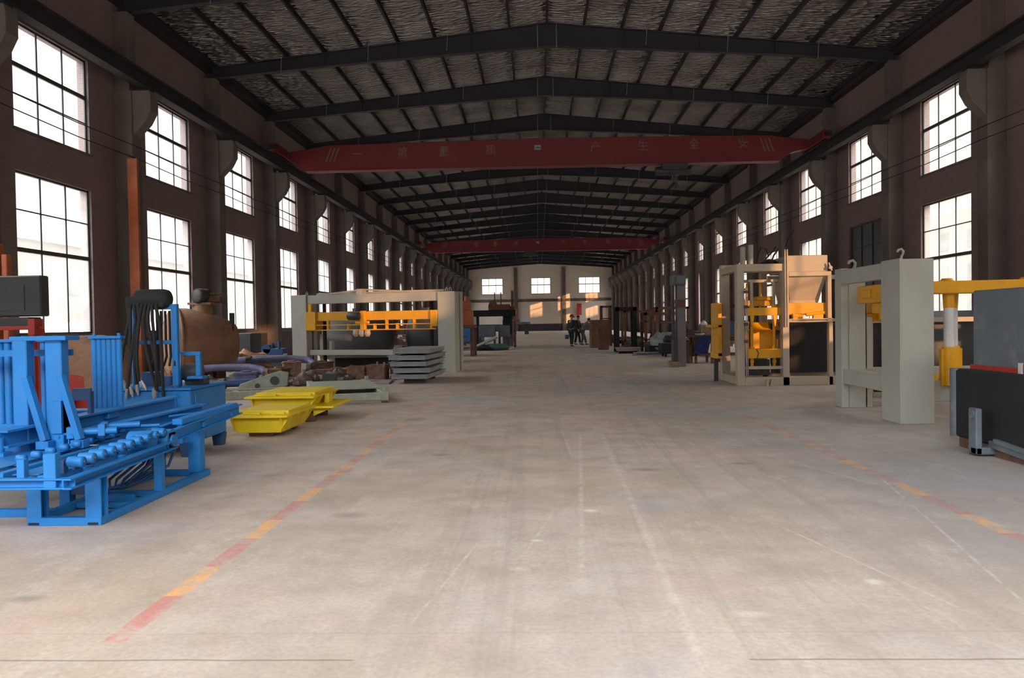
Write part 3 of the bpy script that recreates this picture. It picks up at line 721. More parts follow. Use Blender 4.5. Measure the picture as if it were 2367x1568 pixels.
# ------------------------------------------------------------------ dark and red machines behind the blue one
t = thing('mixer_stand', 'red steel base carrying a brown drum, standing behind the blue machine', 'machine', (-7.4, 12.3, 0))
MB().prism([(-7.6,0),(-6.8,0),(-6.8,.62),(-7.6,.66)], 12, 12.9).build('base', M['red'], t, bev=.02)
MB().lathe([(0,0),(.35,0),(.50,.04),(.54,.12),(.54,.55),(.48,.78),(.3,.86),(0,.87)],(-7.22,12.02,.72),(.15,1,.0),30).build('drum', M['drum'], t)
MB().cyl((-7.32,11.6,.28),(-7.32,11.72,.28),.2,n=24).build('wheel', M['red'], t)
MB().box(-7.42,-7.22,11.7,12.0,.2,.36).build('axle_arm', M['red'], t)
t = thing('control_cabinet_stand', 'dark grey box cabinet raised on a red frame beside the window', 'cabinet', (-8.4, 12.4, 0))
MB().box(-9.3,-7.74,12,12.22,1.57,2.21).build('cabinet_body', M['charcoal'], t, bev=.02)
MB().box(-9.3,-7.93,11.98,12.3,1.36,1.56).build('cabinet_base', M['charcoal'], t, bev=.015)
MB().box(-8.55,-8.0,11.99,12.0,1.66,2.06).build('door', M['charcoal'], t, bev=.003)
MB().box(-9.4,-7.88,11.93,11.98,1.36,1.42).box(-7.90,-7.79,11.9,12.12,1.28,1.53).box(-7.79,-7.72,12,12.04,1.38,1.41).build('red_rail', M['red'], t, bev=.006)
for x in (-9.25,-7.95):
    for y in (12.0,12.2): MB().box(x,x+.08,y,y+.08,0,1.36).build('leg', M['red'], t)
t = thing('orange_lift_arm', 'bright orange steel arm standing against the pier above the dark cabinet', 'machine', (-10.75, 15.3, 0))
MB().box(-11.0,-10.72,15.25,15.5,0,3.1).build('mast', M['orange'], t, bev=.02)
MB().box(-10.66,-10.54,15.3,15.45,0,2.88).build('slide', M['orange'], t, bev=.015)
MB().box(-11.05,-10.45,15.2,15.6,0,.06).build('foot_plate', M['orange'], t)
# orange steel post on the next column
t = thing('orange_post', 'tall flat orange steel post bolted to the brick column behind the hoses', 'post', (-11.14, 21.55, 0))
MB().channel((-11.16,21.50,0),(-11.16,21.50,6.08),.27,.10,.012,up=(0,1,0)).build('channel', M['orange'], t)
MB().box(-11.31,-11.01,21.53,21.56,4.25,4.34).box(-11.31,-11.01,21.53,21.56,1.5,1.6).build('bracket', M['rust'], t)

# ------------------------------------------------------------------ big brown mixer drum by the wall
t = thing('mixer_drum', 'large brown cone-ended drum with a motor on top, beside the windows', 'tank', (-9.3, 20.8, 0))
ax = Vector((.80,.60,-.02)).normalized(); c0 = Vector((-9.72,20.3,.94))
MB().lathe([(0,-.10),(.35,-.09),(.70,-.03),(.88,.05),(.95,.16),(.95,.45),(.86,.95),(.70,1.40),(.58,1.66),(.54,1.70),(0,1.71)], c0, ax, 44).build('drum_shell', M['drum'], t)
MB().lathe([(.955,.14),(.985,.14),(.985,.22),(.955,.22)], c0, ax, 44).build('rim_band', M['drum'], t)
pl = MB()
p0 = c0+ax*1.3
pl.cbox((-8.45,20.72,.98),.5,.02,.36,.6).build('paper_label', mat('faded_label', (.50,.42,.32), .7, 0, .2, 4), t)
MB().cbox((-8.24,20.87,1.0),.06,.022,.30,.6).build('green_stripe', M['green'], t)
nk = MB().cyl((-9.0,20.8,1.60),(-9.0,20.8,1.98),.30,.24,n=24).cbox((-8.98,20.8,2.0),.62,.5,.06).build('neck', M['drum'], t)
MB().lathe([(0,0),(.15,0),(.20,.03),(.20,.35),(.15,.42),(0,.42)],(-9.02,20.5,2.20),(.35,1,0),22).build('motor', M['charcoal'], t)
MB().cbox((-8.7,20.85,2.12),.36,.3,.16,.3).cbox((-8.65,20.75,2.26),.5,.05,.05,.3).cbox((-8.6,20.95,2.04),.4,.2,.05,.3).build('gearbox', M['rust'], t, bev=.01)
MB().cbox((-9.72,20.5,.14),.25,1.0,.36,.6).cbox((-8.75,21.1,.14),.25,.9,.36,.6).build('cradle', M['rust'], t, bev=.01)
MB().cbox((-8.2,20.8,1.6),.12,.05,.28).cbox((-8.18,20.8,1.45),.03,.03,.5).build('lamp_bracket', M['black'], t)
# ------------------------------------------------------------------ grey gantry with amber crossbeam (beside the drum)
def post(mb_mat, name, t, x0, x1, y0, y1, z1, bev=.012):
    """box column: two welded plates with a dark slot between them"""
    d = y1-y0
    p = MB(GM).box(x0,x1,y0,y0+d*.55,0,z1).box(x0,x1,y0+d*.68,y1,0,z1).build(name, mb_mat, t, bev=bev)
    MB(GM).box(x0+.03,x1-.03,y0+d*.55,y0+d*.68,0,z1-.02).build('slot', M['black'], p)
    MB(GM).box(x0-.02,x1+.02,y0-.02,y1+.02,0,.03).build('base_plate', mb_mat, p)
    return p
GM = Matrix.Translation((-2.57,22.0,0)) @ Matrix.Rotation(-.336,4,'Z')
G_ = M['grey']; A_ = M['amber']
t = thing('cuber_gantry', 'wide grey gantry frame with an amber crossbeam beside the stacked plates', 'machine', (-4.9, 22.9, 0))
post(G_, 'post', t, -.27, .27, 0, .55, 2.27); post(G_, 'post', t, -5.23, -4.70, 0, .55, 2.30)
MB(GM).box(-4.70,-.27,.06,.36,2.02,2.28).build('top_beam', G_, t, bev=.01)
MB(GM).box(-4.70,-.27,.1,.3,.47,.63).build('lower_beam', G_, t, bev=.01)
MB(GM).box(-4.6,-.27,.42,.50,2.30,2.36).beam((-4.6,.5,2.30),(-2.9,.5,2.42),.2,.05).beam((-2.9,.5,2.42),(-1.2,.5,2.31),.2,.05).build('roof_brace', M['beige'], t)
MB(GM).box(-3.05,-2.85,.2,.5,2.28,2.44).build('bracket', G_, t)
for x in (-.15,-.03,-4.9): MB(GM).tube([(x,.3,2.27),(x,.3,2.36),(x+.03,.3,2.40),(x+.06,.3,2.36),(x+.06,.3,2.27)],.016,8).build('lifting_lug', M['beige'], t)
cb = MB(GM).box(-4.66,-.30,.05,.28,1.50,1.76).build('crossbeam', A_, t, bev=.01)
MB(GM).box(-4.62,-.34,.0,.05,1.36,1.39).box(-4.62,-.34,.0,.05,1.21,1.24).build('guide_rail', A_, t, bev=.004)
for i, x in enumerate((-4.5,-3.95,-3.25,-2.75,-2.35,-1.95,-1.6,-1.05,-.5)):
    MB(GM).box(x-.03,x+.03,.02,.12,1.22,1.52 if i % 2 else 1.40).build('hanger', A_, t, bev=.004)
MB(GM).box(-4.7,-4.35,-.04,.4,1.22,1.78).box(-4.62,-4.50,-.02,.1,1.78,2.02).build('carriage', A_, t, bev=.01)
MB(GM).box(-.5,-.28,-.02,.4,1.3,1.76).build('carriage', A_, t, bev=.01)
MB(GM).lathe([(0,0),(.10,0),(.12,.03),(.12,.34),(.08,.40),(0,.40)],(-3.15,-.1,1.63),(1,0,0),18).build('motor', M['charcoal'], t)
MB(GM).box(-2.78,-2.62,-.06,.06,1.22,1.78).box(-2.95,-2.5,-.06,.03,1.40,1.48).build('gripper_block', A_, t, bev=.01)
for x in (-2.95,-2.75,-2.55): MB(GM).lathe([(0,0),(.05,.0),(.09,.08),(.08,.2),(0,.2)],(x,-.02,1.02),(0,0,1),14).build('gripper_pad', M['beige'], t)
for x in (-4.25,-.62):
    MB(GM).cyl((x,.3,0),(x,.3,2.1),.055,n=16).build('guide_rod', M['black'], t)
MB(GM).box(-4.48,-4.36,.35,.5,0,.95).box(-4.14,-4.04,.35,.5,0,.9).box(-4.5,-4.0,.3,.55,.44,.50).box(-4.47,-4.37,.36,.5,.95,1.1).build('lower_guide', M['beige'], t, bev=.006)

# second, nearer grey gantry on the other side of the aisle
GM = Matrix.Identity(4)
t = thing('cuber_gantry', 'tall grey two-post gantry with hooks on top and a long yellow arm', 'machine', (6.9, 11, 0), None)
MB().box(4.52,4.925,9.92,10.42,0,2.065).box(4.50,4.52,9.9,10.44,0,2.075).build('post', G_, t, bev=.006)
fp = MB().box(4.53,4.64,11.87,12.12,0,2.08).box(4.64,4.88,11.85,12.1,0,1.95).build('post', G_, t, bev=.006)
MB().box(4.885,4.91,11.9,12.05,.62,1.62).box(4.885,4.91,11.9,12.05,.02,.34).build('slot', M['black'], fp)
MB().box(4.91,4.99,11.88,12.08,0,.36).box(4.91,4.99,11.88,12.08,.58,1.35).build('guide_strip', G_, fp, bev=.004)
MB().box(4.50,4.62,10.42,11.87,1.84,2.05).build('side_beam', G_, t, bev=.006)
MB().box(4.55,4.75,10.42,11.87,.36,.58).build('lower_beam', G_, t, bev=.006)
MB().box(4.93,9.9,10.3,10.55,.24,.50).build('front_beam', G_, t, bev=.006)
MB().box(4.9,9.9,12.05,12.25,.40,.58).build('rear_beam', G_, t, bev=.006)
MB().box(9.9,10.4,9.92,10.42,0,2.07).box(9.9,10.4,11.85,12.35,0,2.08).box(10.0,10.2,10.42,11.85,1.84,2.05).build('post', G_, t, bev=.006)
arm = MB().prism([(4.93,1.63),(9.9,1.66),(9.9,1.82),(4.93,1.79)], 10.15, 10.45).build('yellow_arm', A_, t, bev=.01)
for x in (5.28, 6.28): MB().cyl((x,10.3,1.79),(x,10.3,1.83),.09,.06,n=16).build('cap', A_, arm)
for x, dy in ((5.30,10.3),(5.46,10.52)):
    lg = MB().cyl((x,dy,.45),(x,dy,.95),.085,n=18).box(x-.11,x+.11,dy-.03,dy+.03,.45,.92).build('lift_cylinder', A_, t)
    MB().cyl((x,dy,.95),(x,dy,1.45),.062,n=18).build('piston_rod', M['white'], lg)
    MB().cyl((x,dy,1.45),(x,dy,1.66),.064,.075,n=18).build('rod_end', A_, lg)
MB().cyl((5.1,10.3,.52),(5.1,10.3,.6),.06,n=12).build('valve', A_, t)
cr = MB().box(4.70,5.05,10.75,11.7,1.55,1.80).box(4.78,5.0,10.9,11.4,1.40,1.55).box(4.66,5.2,11.2,11.45,1.62,1.74).build('carriage', A_, t, bev=.01)
MB().box(4.95,5.6,12.0,12.3,1.28,1.40).box(5.05,5.5,12.02,12.3,1.40,1.58).box(5.1,5.25,11.9,12.0,1.3,1.56).build('gripper_table', A_, t, bev=.01)
MB().beam((4.85,10.9,1.50),(5.1,11.5,1.47),.04,.04).cyl((4.8,11.1,1.44),(5.1,11.1,1.44),.05,n=12).build('linkage', M['charcoal'], t)
def hook(p, s):
    x, y, z = p
    return [(x,y,z),(x,y,z+.05*s),(x+.02*s,y,z+.075*s),(x+.03*s,y,z+.12*s),(x-.0*s,y,z+.155*s),(x-.045*s,y,z+.14*s),(x-.055*s,y,z+.11*s)]
MB().tube(hook((4.64,11.7,2.0),1.2),.022,8).build('lifting_hook', M['pale'], t)
MB().tube(hook((4.61,10.1,2.065),.9),.016,8).build('lifting_hook', M['pale'], t)
# inner grey door frame between the posts
t = thing('machine_housing', 'grey machine doorway frame with dark glass seen between the gantry posts', 'machine', (5.9, 13.6, 0))
MB().box(5.52,5.60,13.3,13.4,0,1.32).box(5.85,5.97,13.3,13.4,0,1.32).box(7.7,7.8,13.3,13.4,0,1.32).box(5.52,7.8,13.3,13.4,1.25,1.33).box(5.52,7.8,13.3,13.4,0,.08).box(5.62,7.8,14.0,14.1,0,.08).box(5.62,5.7,14.0,14.1,0,1.32).box(7.7,7.8,14.0,14.1,0,1.32).build('frame', M['beige'], t, bev=.005)
MB().box(5.6,7.7,13.5,13.52,.08,1.25).build('dark_panel', M['charcoal'], t)
MB().cyl((5.91,13.27,.45),(5.91,13.27,.9),.04,n=12).build('cylinder', M['steel'], t)

# ------------------------------------------------------------------ yellow skip pans
def pan(label, x0, x1, y0, y1, z0, z1, taper, kind):
    t = thing('yellow_pan', label, 'pan', ((x0+x1)/2, (y0+y1)/2, 0), 'yellow steel pans on blocks')
    Y_ = M['yellow']
    lo = [(x0+taper,y0+taper,z0),(x1-taper,y0+taper,z0),(x1-taper,y1-taper,z0),(x0+taper,y1-taper,z0)]
    hi = [(x0+.02,y0+.03,z1-.02),(x1-.02,y0+.03,z1-.02),(x1-.02,y1-.03,z1-.02),(x0+.02,y1-.03,z1-.02)]
    MB().hexa(lo, hi).build('tray', Y_, t, bev=.004)
    MB().box(x0-.03,x1+.03,y0-.05,y1+.05,z1-.02,z1+.005).build('rim', Y_, t, bev=.003)
    MB().box(x0+.06,x1-.02,y0+.18,y1-.04,z1+.005,z1+.045).box(x0+.06,x0+.36,y0+.12,y0+.18,z1+.005,z1+.03).box(x0+.5,x1-.06,y0+.12,y0+.18,z1+.005,z1+.03).build('lid', Y_, t, bev=.004)
    for y in [y0+.06+(y1-y0-.12)*k/3 for k in range(4)]:
        MB()._add([(x1-.02,y-.012,z1-.02),(x1+.03,y-.012,z1-.02),(x1-taper+.0,y-.012,z0+.02),(x1-.02,y+.012,z1-.02),(x1+.03,y+.012,z1-.02),(x1-taper+.0,y+.012,z0+.02)],
            [(0,2,1),(3,4,5),(0,1,4,3),(1,2,5,4),(2,0,3,5)]).build('rib', Y_, t)
    for x in (x0+taper*.55, x1-taper*.55-.02):
        MB()._add([(x,y0-.03,z1-.02),(x,y0+.05,z1-.02),(x,y0+taper+.01,z0+.02),(x+.02,y0-.03,z1-.02),(x+.02,y0+.05,z1-.02),(x+.02,y0+taper+.01,z0+.02)],
            [(0,1,2),(3,5,4),(0,3,4,1),(1,4,5,2),(2,5,3,0)]).build('rib', Y_, t)
    return t
pan('yellow steel pan with a flat lid, in front beside the blue roller machine', -3.76, -3.04, 9.3, 10.45, .06, .275, .09, 0)
t = pan('yellow steel pan with a side flange, behind the other yellow pan', -4.05, -3.13, 10.75, 12.0, .13, .37, .10, 1)
MB().box(-3.17,-2.86,10.8,11.9,.20,.23).prism([(-3.17,.2),(-2.9,.2),(-3.17,.08)],10.9,10.93).prism([(-3.17,.2),(-2.9,.2),(-3.17,.08)],11.7,11.73).box(-3.12,-3.05,11.3,11.5,.23,.36).build('side_flange', M['yellow'], t, bev=.003)
for i, (x, y, sx, sy, sz, lb) in enumerate(((-3.42,9.6,.3,.2,.06,'under the front yellow pan, nearest the aisle'),(-3.45,10.2,.5,.15,.06,'under the back edge of the front yellow pan'),
        (-3.3,11.0,.26,.2,.13,'under the near corner of the rear yellow pan'),(-3.32,11.75,.24,.16,.13,'under the far corner of the rear yellow pan'),(-3.8,11.4,.3,.6,.13,'under the middle of the rear yellow pan'))):
    tag(MB().cbox((x,y,sz/2-.003),sx,sy,sz-.006,.1*i).build('support_block', M['rust'], bev=.01), 'dark rusty support block %s' % lb, 'block', 'blocks under the yellow pans')

# ------------------------------------------------------------------ low pale frames lying on the floor
t = thing('low_pallet', 'pale green steel frame lying on the floor beyond the yellow pans', 'frame', (-3.9, 15.2, 0))
R_ = Matrix.Translation((-3.74,14.9,0)) @ Matrix.Rotation(.33,4,'Z')
MB(R_).box(-.62,-.5,-1.7,1.7,.03,.2).box(.5,.62,-1.7,1.7,.03,.2).box(-.5,.5,-1.7,-1.58,.05,.18).box(-.5,.5,1.55,1.7,.05,.18).box(-.5,.5,-.1,.06,.05,.18).build('rails', M['pale'], t, bev=.008)
MB(R_).box(-.6,.6,-1.0,1.2,.2,.215).build('deck', M['pale'], t)
for x in (-.56,.56):
    for y in (-1.64,1.64): MB(R_).box(x-.05,x+.05,y-.06,y+.06,0,.05).build('foot', M['charcoal'], t)
MB(R_).cbox((.60,-1.5,.16),.06,.2,.2,0,.3).cbox((.60,1.4,.17),.06,.2,.22).build('gusset', M['pale'], t)
t = thing('channel_skid', 'pale green channel frame lying on the floor behind the blue conveyor arm', 'frame', (-5.4, 15.2, 0))
R_ = Matrix.Translation((-5.75,14.7,0)) @ Matrix.Rotation(-1.15,4,'Z')
MB(R_).box(-.35,-.25,-1.1,1.1,.0,.15).box(.25,.35,-1.1,1.1,.0,.15).box(-.25,.25,-1.0,-.9,.02,.13).box(-.25,.25,.9,1.0,.02,.13).box(-.25,.25,-.05,.05,.02,.13).build('rails', M['pale'], t, bev=.008)
MB(R_).cbox((.0,-1.05,.12),.5,.14,.22).build('end_block', M['pale'], t, bev=.015)
t = thing('casting_bracket', 'pale triangular steel bracket resting on the low channel frame', 'bracket', (-5.6, 15.9, 0))
R_ = Matrix.Translation((-5.75,16.3,0)) @ Matrix.Rotation(.2,4,'Z')
MB(R_).prism([(-.55,.05),(.45,.1),(.48,.38),(.3,.42),(-.5,.16)],-.06,.06).prism([(-.55,.0),(.5,.0),(.5,.06),(-.55,.06)],-.2,.2).build('web', M['pale'], t, bev=.008)
MB(R_).cyl((.2,-.09,.22),(.2,.09,.22),.09,n=18).cyl((-.15,-.08,.12),(-.15,.08,.12),.05,n=14).build('bearing', M['charcoal'], t)
# ------------------------------------------------------------------ stack of grey plates
for i in range(5):
    z = .09+i*.145
    t = thing('moulding_plate', 'grey steel pallet plate, %s of the stack by the gantry' % ['bottom one','second from the bottom','middle one','second from the top','topmost one'][i], 'plate', (-2.95, 18.7, z), 'stacked grey pallet plates')
    R_ = Matrix.Translation((-2.88+.02*math.sin(i*2),18.85+.03*math.cos(i*3),z)) @ Matrix.Rotation(.04*math.sin(i*1.7)-.05,4,'Z')
    MB(R_).box(-.42,.42,-1.15,1.15,.02,.115).build('tray', M['plate'], t, bev=.006)
    MB(R_).box(-.45,.45,-1.18,1.18,.105,.125).build('top_plate', M['plate'], t)
    MB(R_).box(-.38,-.3,-1.1,1.1,0,.02).box(.3,.38,-1.1,1.1,0,.02).build('runner', M['charcoal'], t)
for y in (18.05,19.6): tag(MB().box(-3.1,-2.6,y-.08,y+.08,0,.09).build('timber_bearer', M['charcoal']), 'dark timber bearer under the %s end of the plate stack' % ('near' if y < 19 else 'far'), 'timber', 'bearers under the plate stack')
# ------------------------------------------------------------------ rusty boxes and the dark cube
def open_box(label, c, sx, sy, sz, rz, m, name='steel_box', cat='box', group=None):
    R_ = Matrix.Translation((c[0],c[1],0)) @ Matrix.Rotation(rz,4,'Z'); w = .03
    t = thing(name, label, cat, (c[0],c[1],0), group)
    MB(R_).box(-sx/2,sx/2,-sy/2,-sy/2+w,0,sz).box(-sx/2,sx/2,sy/2-w,sy/2,0,sz).box(-sx/2,-sx/2+w,-sy/2+w,sy/2-w,0,sz).box(sx/2-w,sx/2,-sy/2+w,sy/2-w,0,sz).box(-sx/2+w,sx/2-w,-sy/2+w,sy/2-w,0,sz*.8).build('shell', m, t, bev=.008)
    MB(R_).box(-sx/2-.015,sx/2+.015,-sy/2-.015,-sy/2+.03,sz-.05,sz).box(-sx/2-.015,sx/2+.015,sy/2-.03,sy/2+.015,sz-.05,sz).box(-sx/2-.015,sx/2+.015,-sy/2-.012,-sy/2,sz*.45,sz*.52).build('rim', m, t)
    return t
open_box('rusty tan steel box standing between the gantry posts, farthest from the plates', (-4.52,19.4), .42,.5,.34,.08, M['rustbox'], group='rusty boxes in front of the gantry')
t = open_box('rusty pink steel box with bolts on top, next to the tan box', (-4.02,19.5), .46,.5,.37,-.05, M['rustbox'], group='rusty boxes in front of the gantry')
for x, y in ((-4.05,19.6),(-3.82,19.33)): MB().cyl((x,y,.29),(x,y,.43),.025,n=10).build('bolt', M['steel'], t)
open_box('small rusty steel box beside the grey plate stack', (-3.58,19.7), .30,.4,.30,.1, M['rustbox'], group='rusty boxes in front of the gantry')
t = thing('dark_crate', 'small dark square crate on the floor behind the yellow pans', 'crate', (-4.72, 17.2, 0))
R_ = Matrix.Translation((-4.62,17.2,0)) @ Matrix.Rotation(.15,4,'Z')
MB(R_).box(-.14,.14,-.15,.15,.0,.28).build('body', M['charcoal'], t, bev=.01)
MB(R_).box(-.15,.15,-.16,.16,.26,.29).build('lid', M['charcoal'], t)
# ------------------------------------------------------------------ loose parts and scrap on the floor
def hit(x, y):
    return any(abs(x-a)<w and abs(y-b)<h for a,b,w,h in ((-6.75,17.9,.5,.45),(-6.2,18.6,.45,.45),(-6.45,20.3,.5,.5),(-6.15,17.6,.5,.4),(-6.3,22.6,.6,.5),(-5.4,20.8,.8,.6),(-4.62,17.2,.4,.4),(-4.4,19.4,.5,.5),(-6.4,17.0,.7,.3),(-4.0,16.5,.9,.8),(-9,20.8,1.6,1.6)))
o = MB()
for i in range(70):
    a = random.random()*2*PI; r = random.random()**.6
    o.cbox((-9.35+r*.85*math.cos(a), 24.6+r*.9*math.sin(a), .05+.50*(1-r)*random.random()+.04), .1+.2*random.random(), .08+.14*random.random(), .05+.08*random.random(), random.random()*3, random.random(), random.random())
o.lump((-9.35,24.6,.12),.85,.9,.45,3,.35)
o = o.build('swarf_heap', mat('rusty_swarf', (.34,.15,.07), .8, 0, .5, 9, .5, 20)); o['kind'] = 'stuff'; tag(o, 'heap of orange rusty swarf on the floor below the brown drum', 'swarf')
o = MB()
for i in range(150):
    x = -6.3+1.9*random.random(); y = 17.0+2.6*random.random()
    if hit(x,y): continue
    o.cbox((x,y,.05+.10*random.random()), .08+.3*random.random(), .06+.12*random.random(), .04+.1*random.random(), random.random()*3, .4*random.random(), .4*random.random())
for i in range(8): o.lump((-5.5+.8*random.random(), 17.6+1.6*random.random(), .08), .25,.22,.20, i, .4, 10, 6)
o = o.build('scrap_metal', M['scrap']); o['kind'] = 'stuff'; tag(o, 'strewn reddish scrap metal on the floor beside the dark crate', 'scrap')
o = MB()
for i in range(60):
    x = -8.0+2.6*random.random(); y = 19.0+3.6*random.random()
    if hit(x,y): continue
    o.cbox((x,y,.05+.08*random.random()), .08+.3*random.random(), .06+.2*random.random(), .04+.12*random.random(), random.random()*3, .3*random.random(), .3*random.random())
o = o.build('scrap_metal', mat('dull_scrap', (.12,.10,.10), .7, .2, .6, 6, .4, 30)); o['kind'] = 'stuff'; tag(o, 'dull dark scrap and small parts under the violet pipes', 'scrap')
def arm_piece(label, pts, r, m, blocks=()):
    t = thing('bent_pipe', label, 'pipe', pts[0])
    MB().tube(pts, r, 12).build('tube', m, t)
    for p in (pts[0], pts[-1]): MB().cyl(Vector(p)-Vector((.06,0,0)), Vector(p)+Vector((.06,0,0)), r*1.5, n=14).build('flange', M['scrap'], t)
    return t
arm_piece('long violet-blue pipe lying along the scrap, lowest of three', [(-8.6,19.6,.32),(-7.9,19.7,.34),(-7.3,19.6,.34),(-6.95,19.5,.28),(-6.8,19.4,.18)], .09, M['violet'])
arm_piece('violet-blue bent pipe with a hooked end near the gantry post', [(-8.2,22,.38),(-7.6,22,.42),(-7.0,22,.44),(-6.5,21.9,.40),(-6.25,21.7,.30),(-6.3,21.4,.2)], .10, M['violet'])
arm_piece('violet-blue pipe lying crosswise behind the other pipes', [(-9.4,23.2,.34),(-8.8,23.1,.36),(-8.2,23.3,.4),(-7.6,23.4,.38)], .11, M['violet'])
arm_piece('short dark blue pipe on the floor beside the low channel frame', [(-6.9,16.9,.12),(-6.4,17.0,.13),(-6.0,17.1,.12)], .08, M['blue_dark'])
for lb, c, s, rz, m in (('grey-violet steel block behind the pale bracket', (-6.75,17.9,.16), (.5,.4,.32), .2, 'violet'), ('dark red steel block standing among the scrap', (-6.2,18.6,.18), (.36,.36,.36), -.3, 'rust'),
        ('tan steel block standing among the violet pipes', (-6.45,20.3,.22), (.45,.35,.44), .4, 'rustbox'), ('dark blue steel block low among the scrap', (-6.15,17.6,.10), (.5,.24,.2), .1, 'blue_dark'),
        ('brown steel block beside the far end of the pipes', (-6.3,22.6,.16), (.55,.45,.32), -.2, 'rust'), ('rusty flat slab lying below the gantry crossbeam', (-5.4,20.8,.10), (1.1,.5,.2), .35, 'rust')):
    t = thing('steel_block', lb, 'block', (c[0],c[1],0))
    R_ = Matrix.Translation(c) @ Matrix.Rotation(rz,4,'Z')
    MB(R_).box(-s[0]/2,s[0]/2,-s[1]/2,s[1]/2,-s[2]/2,s[2]/2).build('body', M[m], t, bev=.015)
    MB(R_).box(-s[0]/2-.02,s[0]/2+.02,-s[1]/2-.02,s[1]/2+.02,s[2]/2-.05,s[2]/2-.02).cyl((0,0,s[2]/2),(0,0,s[2]/2+.03),min(s[0],s[1])*.3,n=14).build('flange', M[m], t)
t = thing('floor_plate', 'pale flat steel plate lying on the floor before the rusty boxes', 'plate', (-3.95,18.2,0))
MB().cbox((-3.95,18.2,.02),1.0,1.1,.04,.1).build('sheet', M['plate'], t); MB().cbox((-4.1,18.3,.05),.5,.5,.02,.3).build('upper_sheet', M['plate'], t)
t = thing('small_blue_engine', 'small blue engine block on a dark base by the gantry post', 'engine', (-9.0,26.4,0))
MB().box(-9.5,-8.5,26.1,26.9,0,.35).build('base', M['charcoal'], t, bev=.02)
MB().box(-9.3,-8.6,26.2,26.8,.35,.62).cyl((-9.2,26.2,.6),(-9.2,26.8,.6),.16,n=14).build('block', M['blue_dark'], t, bev=.02)
MB().cyl((-8.75,26.25,.6),(-8.75,26.25,.86),.06,n=10).build('filler', M['blue_dark'], t); MB().cyl((-9.0,26.3,.62),(-9.0,26.3,.8),.05,n=10).build('filler', M['blue_dark'], t)
t = thing('dark_locker', 'dark steel locker against the wall between two windows', 'cabinet', (-10.6,26.5,0))
MB().box(-10.95,-9.7,26.3,27.2,0,1.15).build('body', M['charcoal'], t, bev=.02); MB().box(-10.9,-10.35,26.28,26.3,.05,1.1).box(-10.3,-9.75,26.28,26.3,.05,1.1).build('door', M['charcoal'], t)
t = thing('sunlit_wall_box', 'added orange-brown box standing in for sunlit wall beside the brown drum', 'cabinet', (-9.9,23.6,0))
MB().box(-11.1,-10.4,23.3,23.9,0,1.16).build('body', M['orange'], t, bev=.02); MB().box(-11.06,-10.45,23.28,23.3,.05,1.1).build('door', M['orange'], t)  # orange box added for a patch of wall lit by low sun
# ------------------------------------------------------------------ dark tanks behind the gantry
for lb, x0, x1, y, r in (('large dark grey horizontal tank behind the gantry, beside the window wall', -7.6,-5.1,27.6,.92), ('large dark grey horizontal tank behind the gantry, beside the aisle', -4.75,-3.2,28.2,.92)):
    t = thing('storage_tank', lb, 'tank', ((x0+x1)/2, y, 0))
    L_ = x1-x0
    MB().lathe([(0,0),(r*.5,.05),(r*.85,.17),(r,.36),(r,L_-.36),(r*.85,L_-.17),(r*.5,L_-.05),(0,L_)],(x0,y,r+.02),(1,0,0),40).build('shell', mat('tank_dark_paint', (.060,.066,.070), .5, 0, .25, 1), t)
    for x in (x0+.5, x1-.5): MB().box(x-.08,x+.08,y-.7,y+.7,0,.42).build('saddle', M['charcoal'], t)
    MB().cyl(((x0+x1)/2,y,2*r),((x0+x1)/2,y,2*r+.12),.2,n=20).build('manhole', M['charcoal'], t)
t = thing('dark_trough', 'long low dark trough lying under the gantry lower beam', 'trough', (-5.2,25.4,0))
MB().box(-6.6,-4.0,25.1,25.8,0,.30).build('body', M['black'], t, bev=.02); MB().box(-6.65,-3.95,25.05,25.85,.30,.34).build('rim', M['charcoal'], t)

# ------------------------------------------------------------------ machines further along the window wall
t = thing('orange_block_machine', 'orange rusty machine head on a brown table beyond the gantry', 'machine', (-3.1,32.9,0))
MB().box(-3.9,-2.62,32.3,33.6,1.18,1.27).build('table_top', M['rust'], t, bev=.01)
for x in (-3.85,-2.8):
    for y in (32.35,33.4): MB().box(x,x+.17,y,y+.17,0,1.18).build('leg', M['rust'], t)
MB().box(-3.6,-2.72,32.4,33.3,1.27,1.9).box(-3.3,-2.8,32.5,33.2,1.9,2.3).cyl((-3.4,32.4,1.6),(-3.4,32.3,1.6),.2,n=18).build('machine_head', M['orange'], t, bev=.02)
MB().cyl((-2.95,32.6,2.3),(-2.95,32.6,2.5),.09,n=12).build('knob', M['orange'], t)
MB().box(-3.7,-2.9,32.5,33.4,.3,.36).build('shelf', M['rust'], t)
t = thing('blue_box', 'bright blue sheet steel box on the shelf of the brown table', 'box', (-2.95,32.45,0))
MB().box(-3.3,-2.79,32.3,32.34,.62,1.17).box(-3.3,-2.79,32.34,32.9,.62,1.14).build('body', M['bluebox'], t, bev=.01); MB().box(-3.2,-2.9,32.28,32.3,.8,.86).build('handle', M['blue_dark'], t)
t = thing('winch_portal', 'dark steel portal frame carrying a winch, beyond the orange machine', 'frame', (-2.6,44,0))
MB().box(-3.9,-1.25,43.9,44.4,1.75,2.1).build('crossbeam', M['black'], t, bev=.01)
for x, w in ((-3.8,.12),(-3.45,.14),(-1.95,.5),(-1.36,.13)): MB().box(x,x+w,44,44.3,0 if w < .3 else .75,1.75).build('post', M['rust'] if w < .14 else M['black'], t)
w_ = MB().box(-2.75,-1.55,43.8,44.5,2.1,2.42).cyl((-2.5,43.7,2.45),(-2.5,44.6,2.45),.2,n=16).box(-1.6,-1.3,43.9,44.4,2.05,2.3).build('winch', M['rust'], t, bev=.02)
for x in (-2.4,-2.05): MB().cyl((x,44.1,2.42),(x,44.1,3.1),.03,n=8).build('rod', M['charcoal'], w_)
